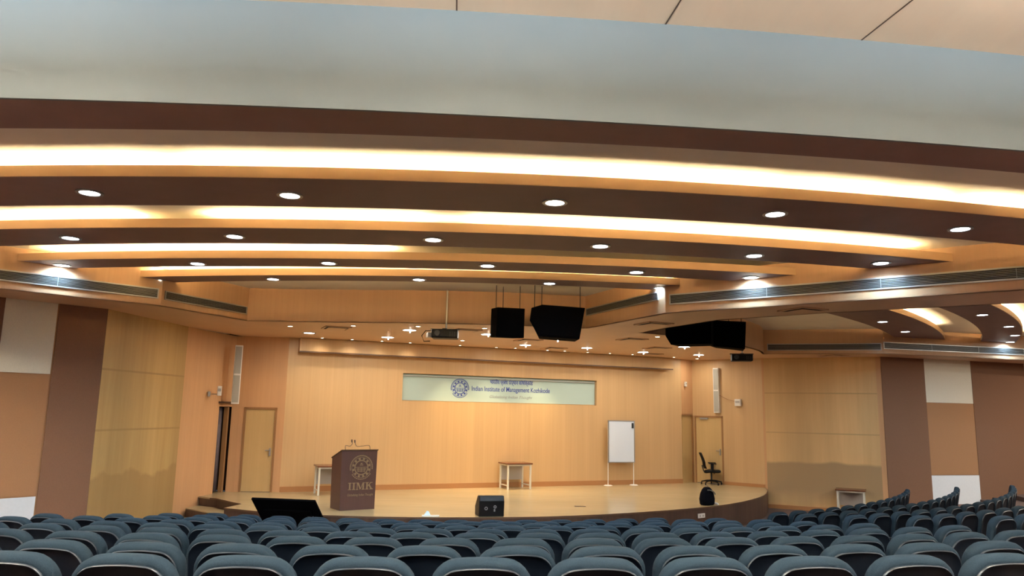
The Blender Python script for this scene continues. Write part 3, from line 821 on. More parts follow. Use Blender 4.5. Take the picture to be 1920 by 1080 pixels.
DOT = [(-5.02, 20.04), (-4.29, 20.36), (-3.53, 20.63), (-2.8, 20.98), (-1.45, 21.5), (-0.42, 21.95), (0.13, 22.1), (1.10, 22.60), (1.63, 22.75), (2.35, 23.04), (3.06, 23.28), (3.81, 23.62), (5.27, 24.37)]
for i, (x, y) in enumerate(DOT):
    wash = i in (4, 5, 7)
    downlight(x, y, ZS, 0.05, M['lens_warm'], 'tiny warm wall washer before the pelmet, %s from the left%s' % (ordn[i], ', throwing a bright scallop' if wash else ''), 'tiny wall washers along the pelmet', 7 if wash else 1.2, (1, 0.74, 0.40) if wash else NEUT, spread=math.radians(75 if wash else 120),
              aim=(WN*-1).to_3d()*0.75+Vector((0, 0, -1)))
# fill lamps added out of view, left and right, to brighten the side walls
for x, y, l in [(13.2, 15.2, 'first'), (16.4, 16.4, 'second'), (17.4, 19.6, 'third'), (12.6, 12.2, 'fourth'), (15.8, 12.4, 'fifth'), (18.8, 14.6, 'sixth'), (19.2, 18.0, 'seventh'), (19.0, 21.6, 'eighth')]:
    downlight(x, y, ZC, 0.15, M['lens_cool'], 'added round fill lamp beyond the right picture edge, %s of the far bay' % l, 'added fill lamps beyond the right picture edge', P_SIDE, NEUT)
for x, y, l in [(-9.9, 9.7, 'first'), (-11.6, 8.4, 'second'), (-9.4, 7.6, 'third')]:
    downlight(x, y, ZC, 0.15, M['lens_cool'], 'added round fill lamp beyond the left picture edge, %s of the near bay' % l, 'added fill lamps beyond the left picture edge', P_SIDE, NEUT)
# fill lamps added unseen behind the camera to brighten fascia, veneer ceiling and seats
fill_glow = emit('fill_glow', (0.85, 0.93, 1), 4)
for i, (x, y, l) in enumerate([(-9, 2.9, 'first'), (-4.5, 2.5, 'second'), (0, 2.3, 'third'), (4.5, 2.6, 'fourth'), (9, 3.1, 'fifth'), (14, 3.6, 'sixth')]):
    z = 4.75
    t = empty('fill_lamp', (x, y, z), 0, 'added unseen fill lamp behind the camera, %s from the left' % l, 'fill lamp', 'added fill lamps behind the camera')
    m = MB(); m.box((0, 0, 0), (1.5, 0.3, 0.06)); m.build('housing', M['white'], t)
    m = MB(); m.box((0, 0, -0.034), (1.4, 0.24, 0.006)); m.build('lower_diffuser', fill_glow, t)
    m = MB(); m.box((0, 0, 0.034), (1.4, 0.24, 0.006)); m.build('upper_diffuser', fill_glow, t)
    for q in (-0.6, 0.6):
        m = MB(); m.tube([(q, 0, 0.03), (q, 0, Z_HIGH-z)], 0.006, 6); m.build('hanging_rod', M['alu'], t)
    area_light('fill_down', (0, 0, -0.04), P_REAR, COOL, 1.4, 0.24, (0, 0, -1), 0, t)
    area_light('fill_up', (0, 0, 0.04), P_UP, (0.90, 0.96, 1.0), 1.4, 0.24, (0, 0, 1), 0, t)

# ------------------------------------------------------------------ ceiling diffusers
def diffuser(x, y, z, rz, label, s=0.6):
    t = empty('air_diffuser', (x, y, z), rz, label, 'air diffuser', 'square air diffusers in the low ceiling')
    m = MB()
    for a, b, c, d in ((0, s/2-0.02, s, 0.04), (0, -s/2+0.02, s, 0.04), (s/2-0.02, 0, 0.04, s), (-s/2+0.02, 0, 0.04, s)): m.box((a, b, -0.01), (c, d, 0.02))
    m.build('frame', M['soffit'], t)
    m = MB(); m.box((0, 0, -0.004), (s-0.06, s-0.06, 0.006)); m.build('dark_gap', M['dark_void'], t)
    m = MB(); m.add([(-s*.36, -s*.36, -.03), (s*.36, -s*.36, -.03), (s*.36, s*.36, -.03), (-s*.36, s*.36, -.03), (-s*.2, -s*.2, -.012), (s*.2, -s*.2, -.012), (s*.2, s*.2, -.012), (-s*.2, s*.2, -.012)],
                   [(0, 1, 2, 3), (4, 5, 6, 7), (0, 1, 5, 4), (1, 2, 6, 5), (2, 3, 7, 6), (3, 0, 4, 7)]); m.build('plate', M['soffit'], t)
for x, y, l in [(-1.05, 17.5, 'left of the left hanging speaker'), (0.45, 19.6, 'between the speakers and the pelmet'), (3.03, 18.85, 'left of the far right speakers'), (2.95, 15.54, 'in the beam above the far right speakers'), (1.25, 21.9, 'tight against the pelmet, in its middle'),
                (4.3, 23.3, 'tight against the pelmet, at its right end'), (-4.07, 17.5, 'near the large light, left'), (4.1, 21.15, 'under the left edge of the far right speakers'), (9.6, 22.45, 'over the yellow wall panel'), (5.1, 13.09, 'in the beam under the long grille')]:
    diffuser(x, y, ZS, math.atan2(WD.y, WD.x), 'square ceiling air diffuser, '+l)

# ------------------------------------------------------------------ hung loudspeakers
def rodset(t, pts, z0, z1):
    for x, y in pts:
        m = MB(); m.tube([(x, y, z0), (x, y, z1)], 0.009, 6); m.build('hanging_rod', M['dgrey'], t)
# left one: upright cabinet turned a little to the left
t = empty('hanging_loudspeaker', (-0.08, 15.45, 3.67), 0, 'black box loudspeaker hung left of its wider neighbour over the near bay', 'loudspeaker', 'black loudspeakers hung from the ceiling')
R_ = Matrix.Rotation(math.radians(14), 4, 'Z') @ Matrix.Rotation(math.radians(4), 4, 'X')
m = MB()
pr = [(-0.29, -0.26), (0.29, -0.26), (0.20, 0.26), (-0.30, 0.26)]
def tilted_prism(m, pr, z0, z1, R):
    v = [R @ Vector((x, y, z)) for z in (z0, z1) for x, y in pr]; n = len(pr)
    m.add(v, [tuple(range(n-1, -1, -1)), tuple(range(n, 2*n))]+[(i, (i+1) % n, (i+1) % n+n, i+n) for i in range(n)])
tilted_prism(m, pr, 0.0, 0.60, R_); bevel(m.build('cabinet', M['black_cab'], t), 0.01)
m = MB(); tilted_prism(m, [(-0.27, -0.275), (0.27, -0.275), (0.27, -0.26), (-0.27, -0.26)], 0.03, 0.57, R_); m.build('front_grille', M['black_cab'], t)
rodset(t, [(-0.24, -0.05), (-0.10, 0.1), (0.25, 0.0)], 0.60, ZC-3.67)
# wide one: six-sided profile
t = empty('hanging_loudspeaker', (0.95, 15.2, 3.66), 0, 'wide six-sided black loudspeaker hung right of its smaller neighbour', 'loudspeaker', 'black loudspeakers hung from the ceiling')
prof = [(-0.58, 0.34), (-0.55, 0.60), (-0.33, 0.67), (0.54, 0.62), (0.43, -0.02), (-0.40, 0.02)]
m = MB(); n = len(prof)
V = [(x, -0.05, z) for x, z in prof]+[(x*0.9, 0.5, z) for x, z in prof]
m.add(V, [tuple(range(n)), tuple(range(2*n-1, n-1, -1))]+[(i, (i+1) % n, (i+1) % n+n, i+n) for i in range(n)]); bevel(m.build('cabinet', M['black_cab'], t), 0.01)
m = MB(); c_ = [(x*0.9, z*0.9+0.03) for x, z in prof]
V = [(x, -0.062, z) for x, z in c_]+[(x, -0.05, z) for x, z in c_]
m.add(V, [tuple(range(n)), tuple(range(2*n-1, n-1, -1))]+[(i, (i+1) % n, (i+1) % n+n, i+n) for i in range(n)]); m.build('front_grille', M['black_cab'], t)
rodset(t, [(-0.33, 0.2), (-0.48, 0.1), (0.46, 0.2)], 0.62, ZC-3.66)
# far right pair
t = empty('hanging_loudspeaker', (4.02, 16.85, 3.72), math.radians(-28), 'black loudspeaker in the far right bay, partly hidden by the beam edge', 'loudspeaker', 'black loudspeakers hung from the ceiling')
m = MB(); V = [(-0.5, -0.25, 0.20), (-0.5, -0.25, 0.62), (0.52, -0.25, 0.62), (0.52, -0.25, 0.0), (-0.38, -0.25, 0.0)]
V = V+[(x*0.85, 0.3, z) for x, y, z in V]; n = 5
m.add(V, [tuple(range(n)), tuple(range(2*n-1, n-1, -1))]+[(i, (i+1) % n, (i+1) % n+n, i+n) for i in range(n)]); bevel(m.build('cabinet', M['black_cab'], t), 0.01)
rodset(t, [(-0.2, 0), (0.3, 0)], 0.61, ZC-3.72)
t = empty('hanging_loudspeaker', (5.06, 17.45, 3.70), math.radians(-20), 'black loudspeaker in the far right bay, above the right projector', 'loudspeaker', 'black loudspeakers hung from the ceiling')
m = MB(); V = [(-0.42, -0.28, 0.06), (-0.42, -0.28, 0.66), (0.40, -0.28, 0.60), (0.36, -0.28, -0.02)]
V = V+[(x*0.8, 0.28, z) for x, y, z in V]; n = 4
m.add(V, [tuple(range(n)), tuple(range(2*n-1, n-1, -1))]+[(i, (i+1) % n, (i+1) % n+n, i+n) for i in range(n)]); bevel(m.build('cabinet', M['black_cab'], t), 0.01)
rodset(t, [(0.0, 0), (0.28, 0)], 0.58, ZC-3.70)

# ------------------------------------------------------------------ projectors
def projector(x, y, z, rz, label, pole_top, pole=True):
    t = empty('projector', (x, y, z), rz, label, 'projector')
    m = MB(); m.box((0, 0, 0.10), (0.56, 0.40, 0.19)); bevel(m.build('body', M['black'], t), 0.025, 3)
    m = MB(); m.cyl((-0.15, -0.24, 0.11), 0.06, 0.05, 20, axis=(0, 1, 0)); m.build('lens', M['dgrey'], t)
    m = MB(); m.box((0, 0, 0.205), (0.62, 0.10, 0.02)); m.box((0.0, 0, 0.205), (0.10, 0.34, 0.02)); m.build('bracket', M['dgrey'], t)
    m = MB()
    for i in range(4): m.box((0.12+i*0.045, -0.203, 0.09), (0.012, 0.008, 0.10))
    m.build('vent_slots', M['dgrey'], t)
    m = MB(); m.tube([(0.02, 0, 0.20), (0.02, 0, pole_top-z)], 0.02, 10); m.build('pole', M['alu'], t)
    return t
t = projector(-1.42, 16.55 - 0.35, 3.69, 0.0, 'black projector hanging on a long pole before the stage fascia', ZC)
m = MB(); m.tube([(-0.28, 0.0, 0.17), (-0.42, -0.02, 0.17), (-0.50, -0.03, 0.06), (-0.45, -0.02, -0.06), (-0.32, 0, -0.05)], 0.010, 6); m.build('cable', M['black'], t)
m = MB(); m.box((-0.33, 0, 0.08), (0.12, 0.2, 0.10), 0.3); m.build('side_plate', M['grey_metal'], t)
projector(6.33, 20.7, 3.66, -0.2, 'black projector hanging low before the right corner, under the far speakers', ZS)

# ------------------------------------------------------------------ column speakers, sensors, boxes on the walls
def column_speaker(x, y, z0, h, rz, label):
    t = empty('column_speaker', (x, y, z0), rz, label, 'loudspeaker', 'slim column speakers beside the stage')
    m = MB(); m.box((0, 0.05, h/2), (0.19, 0.14, h)); bevel(m.build('cabinet', M['white'], t), 0.008)
    for k in range(2):
        m = MB(); m.box((0, -0.024, h*(0.255+0.49*k)), (0.15, 0.012, h*0.46)); m.build('front_grille', M['speaker_grey'], t)
    for k in (0.15, 0.62):
        m = MB(); m.box((-0.05, 0.14, h*k), (0.05, 0.08, 0.10)); m.build('wall_bracket', M['black'], t)
column_speaker(-7.02, 19.52, 2.24, 1.50, math.radians(18), 'slim white column speaker above the dark opening, left of the stage')
column_speaker(6.80, 25.10, 2.28, 1.47, math.radians(-38), 'slim white column speaker above the right door')
def wallbox(x, y, z, w_, h_, d_, rz, label, cat='sensor', name='wall_sensor', arm=False):
    t = empty(name, (x, y, z), rz, label, cat)
    m = MB(); m.box((0, 0, 0), (w_, d_, h_)); bevel(m.build('housing', M['white'], t), 0.01)
    m = MB(); m.box((0, -d_/2-0.002, h_*0.1), (w_*0.7, 0.006, h_*0.3)); m.build('face', M['grey_metal'], t)
    if arm:
        m = MB(); m.tube([(-0.22, 0.14, -0.08), (0, 0.04, -0.08)], 0.012, 6); m.box((-0.23, 0.14, -0.08), (0.06, 0.05, 0.12)); m.build('wall_arm', M['alu'], t)
    else:
        m = MB(); m.box((0, d_/2+0.01, 0), (w_*0.5, 0.03, h_*0.5)); m.build('mount', M['white'], t)
wallbox(-7.22, 18.95, 2.55, 0.10, 0.24, 0.10, 0.4, 'small white sensor on a wall arm, left wall beside the column speaker', arm=True)
wallbox(7.38, 24.66, 2.62, 0.20, 0.22, 0.10, math.radians(-39), 'white box on the right wall, wired to the column speaker')
wallbox(5.86, 25.36, 3.21, 0.10, 0.16, 0.05, math.radians(45), 'tiny white box high on the right corner return')
m = MB(); m.tube([(6.90, 25.06, 2.86), (7.0, 25.0, 2.79), (7.12, 24.9, 2.72), (7.30, 24.74, 2.66)], 0.008, 6)
tag(m.build('speaker_cable', M['door_frame']), 'thin cable drooping from the right column speaker to the white box', 'cable')

# ------------------------------------------------------------------ podium
px, py = -3.285, 17.045
rp_ = math.atan2(17.28-16.81, -2.95+3.61)
rp_ = math.radians(33)
t = empty('podium', (-3.62, 16.82, 0), rp_, 'dark brown wooden podium with gold emblem and lettering on the stage', 'podium')
W_, D_ = 0.80, 0.58
def podium_body():
    m = MB()
    v = [(0, 0, 0), (W_, 0, 0), (W_, D_, 0), (0, D_, 0), (-0.015, 0, 1.27), (W_+0.015, 0, 1.27), (W_+0.015, D_, 1.08), (-0.015, D_, 1.08)]
    m.add(v, [(3, 2, 1, 0), (4, 5, 6, 7), (0, 1, 5, 4), (1, 2, 6, 5), (2, 3, 7, 6), (3, 0, 4, 7)])
    m.build('body', M['podium'], t)
    m = MB(); v = [(-0.03, -0.02, 1.27), (W_+0.03, -0.02, 1.27), (W_+0.03, D_+0.02, 1.075), (-0.03, D_+0.02, 1.075)]
    v = v+[(a, b, c+0.02) for a, b, c in v]
    m.add(v, [(3, 2, 1, 0), (4, 5, 6, 7), (0, 1, 5, 4), (1, 2, 6, 5), (2, 3, 7, 6), (3, 0, 4, 7)])
    m.build('top_board', M['dark_wood'], t)
podium_body()
emblem(t, 0.45, 0.90, 0.27, -0.002, M['brass'])
def serif_letters():
    m = MB(); H_ = 0.155; y = -0.004; z0 = 0.425
    def bx(x0, x1, za, zb): m.box(((x0+x1)/2, y, z0+(za+zb)/2), (x1-x0, 0.005, zb-za))
    def quad(a, b, c, d):
        v = [(q[0], y-0.0025, z0+q[1]) for q in (a, b, c, d)]+[(q[0], y+0.0025, z0+q[1]) for q in (a, b, c, d)]
        m.add(v, [(0, 1, 2, 3), (7, 6, 5, 4), (0, 4, 5, 1), (1, 5, 6, 2), (2, 6, 7, 3), (3, 7, 4, 0)])
    x = 0.165
    for k in range(2):
        bx(x+0.02, x+0.055, 0, H_); bx(x, x+0.075, 0, 0.016); bx(x, x+0.075, H_-0.016, H_); x += 0.092
    bx(x+0.018, x+0.034, 0, H_); bx(x, x+0.052, 0, 0.016); bx(x, x+0.05, H_-0.016, H_)
    bx(x+0.148, x+0.182, 0, H_); bx(x+0.13, x+0.20, 0, 0.016); bx(x+0.15, x+0.20, H_-0.016, H_)
    quad((x+0.02, H_), (x+0.058, H_), (x+0.112, 0.02), (x+0.088, 0.0)); quad((x+0.15, H_), (x+0.165, H_), (x+0.112, 0.02), (x+0.092, 0.0))
    x += 0.215
    bx(x+0.02, x+0.055, 0, H_); bx(x, x+0.075, 0, 0.016); bx(x, x+0.075, H_-0.016, H_)
    quad((x+0.05, 0.06), (x+0.05, 0.085), (x+0.125, H_), (x+0.145, H_)); quad((x+0.075, 0.088), (x+0.10, 0.108), (x+0.168, 0), (x+0.125, 0))
    bx(x+0.10, x+0.165, H_-0.014, H_); bx(x+0.10, x+0.18, 0, 0.016)
    m.build('initials', M['brass'], t)
serif_letters()
text_mesh('motto_lettering', 'Globalizing Indian Thought', 0.07, M['brass'], t, (0.45, -0.003, 0.295), RX, ext=0.002, width=0.60, shear=0.2)
for sx, pts in ((-1, [(0.10, 0.10, 1.275), (0.09, 0.08, 1.37), (0.20, 0.10, 1.36), (0.27, 0.16, 1.40), (0.275, 0.18, 1.44)]), (1, [(0.68, 0.10, 1.275), (0.64, 0.08, 1.37), (0.50, 0.10, 1.36), (0.38, 0.14, 1.35), (0.345, 0.18, 1.43)])):
    tm = empty('gooseneck_microphone', (0, 0, 0), 0, None, None)
    tm.location = t.location; tm.rotation_euler = t.rotation_euler
    tag(tm, 'thin gooseneck microphone on the podium, %s one' % ('left' if sx < 0 else 'right'), 'microphone')
    m = MB(); m.cyl((pts[0][0], pts[0][1], 1.262), 0.028, 0.02, 14); m.build('base', M['black'], tm)
    m = MB(); m.tube(spline(pts, 5), 0.006, 6); m.build('gooseneck', M['dgrey'], tm)
    e = Vector(pts[-1]); m = MB(); m.tube([e, e+Vector((sx*0.0, 0.02, 0.055))], [0.016, 0.018], 10); m.build('capsule', M['dark_wood'], tm)

# ------------------------------------------------------------------ steel tables with brown tops
def table(x, y, z, rz, label, group='white-framed tables with brown tops'):
    t = empty('table', (x, y, z), rz, label, 'table', group)
    w_, d_, h_ = 0.74, 0.60, 0.73
    m = MB(); m.box((w_/2, d_/2, h_-0.015), (w_+0.07, d_+0.06, 0.035)); bevel(m.build('tabletop', M['table_top'], t), 0.004)
    for a in (0.02, w_-0.02):
        for b in (0.02, d_-0.02):
            m = MB(); m.box((a, b, (h_-0.035)/2), (0.045, 0.045, h_-0.035)); m.build('leg', M['cream_metal'], t)
    m = MB()
    m.box((w_/2, 0.02, h_-0.055), (w_-0.08, 0.03, 0.04)); m.box((w_/2, d_-0.02, h_-0.055), (w_-0.08, 0.03, 0.04))
    for a in (0.02, w_-0.02): m.box((a, d_/2, h_-0.055), (0.03, d_-0.08, 0.04))
    m.build('apron', M['cream_metal'], t)
    for a in (0.02, w_-0.02):
        m = MB(); m.box((a, d_/2, 0.11), (0.025, d_-0.08, 0.03)); m.build('side_rail', M['cream_metal'], t)
    m = MB(); m.box((w_/2, d_-0.03, 0.45), (w_-0.09, 0.012, 0.44)); m.build('modesty_panel', M['grey_metal'], t)
    return t
ang = math.atan2(WD.y, WD.x)
table(-0.02, 22.02, 0, ang, 'white-legged brown-topped table alone in the middle of the stage')
table(-4.80, 19.62, 0, ang, 'white-legged brown-topped table half hidden behind the podium')
table(9.62, 22.75, ZF, math.atan2(22.93-23.34, 10.64-9.82), 'white-legged brown-topped table on the floor by the yellow right wall panel')

# ------------------------------------------------------------------ whiteboard on a stand
t = empty('whiteboard_stand', (3.07, 23.92, 0), math.atan2(24.33-23.98, 3.97-3.04), 'portrait whiteboard on a thin two-legged stand, right side of the stage', 'whiteboard')
m = MB(); m.box((0.47, -0.02, 1.335), (0.90, 0.02, 1.26)); m.build('board', M['board'], t)
m = MB()
for a, b, c, d in ((0.47, 0.70, 0.94, 0.03), (0.47, 1.97, 0.94, 0.03)): m.box((a, -0.02, b), (c, 0.035, d))
for a in (0.015, 0.925): m.box((a, -0.02, 1.335), (0.03, 0.035, 1.27))
m.build('frame', M['alu'], t)
m = MB(); m.box((0.86, -0.04, 1.83), (0.06, 0.02, 0.16)); m.build('eraser', M['dgrey'], t)
for a in (0.02, 0.92):
    m = MB(); m.tube([(a, 0.02, 0.0), (a, 0.02, 1.9)], 0.014, 8); m.build('pole', M['white'], t)
    m = MB(); m.cyl((a, 0.02, 0), 0.14, 0.02, 24, 0.10); m.build('foot', M['white'], t)

# ------------------------------------------------------------------ office chair
t = empty('office_chair', (6.55, 24.98, 0), math.radians(-12), 'black mesh-back swivel office chair in side view before the right door', 'chair')
m = MB()
for i in range(5):
    a = 2*PI*i/5+0.3; e = Vector((0.33*math.cos(a), 0.33*math.sin(a), 0.085))
    m.tube([(0, 0, 0.13), (e.x*0.5, e.y*0.5, 0.12), e], [0.03, 0.024, 0.018], 8)
m.build('star_base', M['black'], t)
for i in range(5):
    a = 2*PI*i/5+0.3; m = MB(); m.cyl((0.33*math.cos(a)-0.02, 0.33*math.sin(a), 0.035), 0.035, 0.04, 14, axis=(1, 0, 0)); m.build('caster', M['black'], t)
m = MB(); m.tube([(0, 0, 0.12), (0, 0, 0.40)], 0.028, 12); m.build('gas_column', M['dgrey'], t)
m = MB()
rs = []
for z, k in ((0.385, .8), (0.40, .97), (0.45, 1.0), (0.475, .85)):
    rs.append([Vector((0.03+0.27*k*math.copysign(abs(math.cos(a))**0.6, math.cos(a)), 0.25*k*math.copysign(abs(math.sin(a))**0.6, math.sin(a)), z+(0.03*math.cos(a) if math.cos(a) < 0 else -0.01))) for a in [2*PI*j/24 for j in range(24)]])
m.loft(rs); m.build('seat', M['black'], t, True)
m = MB()
prof = [(-0.20, 0.50), (-0.24, 0.60), (-0.25, 0.70), (-0.285, 0.82), (-0.34, 0.95), (-0.36, 1.00)]
rs = []
for (x, z), hw in zip(prof, (0.17, 0.21, 0.235, 0.23, 0.19, 0.12)):
    rs.append([Vector((x+dx-0.03*abs(u)**2*(-1), u*hw, z)) for u, dx in [(-1, 0), (-.5, -.02), (0, -.03), (.5, -.02), (1, 0), (1, .03), (.5, .01), (0, 0), (-.5, .01), (-1, .03)]])
m.loft(rs); m.build('backrest', M['black'], t, True)
m = MB(); m.tube([(-0.05, 0, 0.40), (-0.24, 0, 0.42), (-0.29, 0, 0.60)], 0.02, 8); m.build('back_bar', M['dgrey'], t)
for s in (-1, 1):
    m = MB(); m.box((0.03, s*0.27, 0.55), (0.07, 0.03, 0.24)); m.box((0.03, s*0.27, 0.67), (0.24, 0.07, 0.025)); m.build('armrest', M['black'], t)
m = MB(); m.tube([(0.08, 0.05, 0.385), (0.10, 0.14, 0.33)], 0.012, 6); m.build('lever', M['black'], t)

# ------------------------------------------------------------------ bag
t = empty('backpack', (4.93, 19.27, 0.0), math.radians(35), 'black backpack with a grey strap standing on the right stage edge', 'bag')
m = MB(); rs = []
for z, rx, ry in ((0.0, .17, .12), (0.03, .20, .145), (0.15, .205, .155), (0.28, .17, .13), (0.38, .115, .09), (0.43, .06, .05)):
    rs.append([Vector((rx*math.copysign(abs(math.cos(a))**0.75, math.cos(a))+0.01*math.sin(3*a+z*9), ry*math.copysign(abs(math.sin(a))**0.75, math.sin(a)), z)) for a in [2*PI*j/22 for j in range(22)]])
m.loft(rs); m.build('bag_body', M['bag'], t, True)
m = MB(); m.tube(spline([(-0.10, -0.11, 0.37), (0.0, -0.13, 0.36), (0.10, -0.14, 0.31), (0.17, -0.11, 0.26)], 4), 0.014, 6); m.build('shoulder_strap', M['strap'], t)
m = MB(); m.tube(spline([(-0.04, 0, 0.42), (-0.03, 0, 0.46), (0.03, 0, 0.46), (0.04, 0, 0.42)], 4), 0.008, 6); m.build('grab_handle', M['strap'], t)
m = MB(); m.tube([(0.19, -0.06, 0.04), (0.24, -0.10, 0.03), (0.27, -0.12, 0.0)], 0.028, 8)
m.build('pale_pouch', M['white'], t)

# ------------------------------------------------------------------ stage monitor wedge, tissue, floor hatch, riser plate
t = empty('stage_monitor', (-0.60, 16.30, 0.0), math.radians(14), 'black wedge stage monitor on the front edge of the stage', 'loudspeaker')
m = MB(); v = []
for x in (0, 0.54): v += [(x, 0.0, 0.0), (x, 0.40, 0.0), (x, 0.42, 0.18), (x, 0.16, 0.42), (x, 0.03, 0.42), (x, -0.02, 0.30)]
m.add(v, [(0, 1, 2, 3, 4, 5), (11, 10, 9, 8, 7, 6)]+[(i, (i+1) % 6, (i+1) % 6+6, i+6) for i in range(6)])
bevel(m.build('cabinet', M['black'], t), 0.012)
m = MB(); m.box((0.27, -0.018, 0.365), (0.50, 0.02, 0.10), mat=Matrix.Rotation(-0.38, 4, 'X')); m.build('top_grip_panel', M['dgrey'], t)
m = MB(); m.ring((0.15, -0.004, 0.17), 0.02, 0.035, 0.02, 16, (0, -1, 0)); m.ring((0.34, -0.008, 0.20), 0.015, 0.032, 0.02, 16, (0, -1, 0)); m.box((0.33, -0.012, 0.13), (0.03, 0.02, 0.05)); m.build('connectors', M['alu'], t)
t = empty('paper_bundle', (-1.62, 16.25, 0), 0.1, 'small white and pale blue paper bundle on the front stage edge', 'paper')
m = MB(); m.box((0.02, 0, 0.01), (0.36, 0.12, 0.02)); m.build('flat_sheet', M['white'], t)
m = MB(); m.add([(-0.12, -0.05, 0.02), (0.02, -0.05, 0.02), (0.02, 0.05, 0.02), (-0.12, 0.05, 0.02), (-0.06, 0.0, 0.11), (-0.02, 0.01, 0.10)], [(0, 1, 2, 3), (0, 1, 5, 4), (1, 2, 5), (2, 3, 4, 5), (3, 0, 4)]); m.build('crumpled_tissue', M['green_grey'], t)
m = MB(); m.box((1.71, 18.45, 0.004), (0.26, 0.10, 0.008), 0.1); tag(m.build('floor_socket_lid', M['dark_wood']), 'flat dark socket lid in the stage floor before the whiteboard', 'floor socket')
t = empty('socket_plate', (4.50, 18.57, -0.14), math.atan2(0.8, 0.97)-0.02, 'white double socket plate on the dark stage front, under the backpack', 'socket')
t.location = (4.64, 18.70, -0.19)
m = MB(); m.box((0, 0, 0), (0.26, 0.02, 0.10)); bevel(m.build('plate', M['white'], t), 0.004)
m = MB(); m.box((-0.06, -0.012, 0), (0.05, 0.006, 0.05)); m.box((0.06, -0.012, 0), (0.05, 0.006, 0.05)); m.build('sockets', M['grey_metal'], t)

# ------------------------------------------------------------------ big screen leaning in front of the stage
TL, TR, BR, BL = Vector((-4.94, 15.0, 0.42)), Vector((-3.71, 15.0, 0.395)), Vector((-3.50, 15.55, -0.30)), Vector((-4.74, 15.55, -0.27))
t = empty('confidence_monitor', (-4.2, 15.35, ZF), 0, 'large black flat screen leaning back on the floor before the stage, seen from behind', 'monitor')
off = Vector((-4.2, 15.35, ZF))
nrm = (TR-TL).cross(BL-TL).normalized()
if nrm.y > 0: nrm = -nrm
q = [TL, TR, BR, BL]
m = MB(); v = [p-off for p in q]+[p-off-nrm*0.05 for p in q]
m.add(v, [(0, 1, 2, 3), (7, 6, 5, 4), (0, 4, 5, 1), (1, 5, 6, 2), (2, 6, 7, 3), (3, 7, 4, 0)]); bevel(m.build('screen_body', M['black_cab'], t), 0.008)
c = (TL+TR+BR+BL)/4
ux = (TR-TL).normalized(); uy = (BL-TL).normalized()
def qbox(cc, w_, h_, d_):
    c2 = cc-off
    v = [c2+ux*sx*w_/2+uy*sy*h_/2+nrm*dz for dz in (0, d_) for sx, sy in ((-1, -1), (1, -1), (1, 1), (-1, 1))]
    return MB().add(v, [(3, 2, 1, 0), (4, 5, 6, 7), (0, 1, 5, 4), (1, 2, 6, 5), (2, 3, 7, 6), (3, 0, 4, 7)])
qbox(c, 0.9, 0.4, 0.03).build('rear_housing', M['black_cab'], t)
qbox(c-ux*0.08-uy*0.02, 0.05, 0.05, 0.06).build('glint_knob', M['white'], t)  # white colour stands in for the glint on the rear mount
qbox(c+ux*0.40-uy*0.05, 0.10, 0.025, 0.035).build('maker_plate', M['grey_metal'], t)
for s in (-1, 1):
    b = c+ux*s*0.3-off; m = MB(); m.tube([b+nrm*0.03, Vector((b.x, b.y-0.05, 0.02)), Vector((b.x, b.y-0.45, 0.02))], 0.018, 8); m.build('stand_leg', M['dgrey'], t)

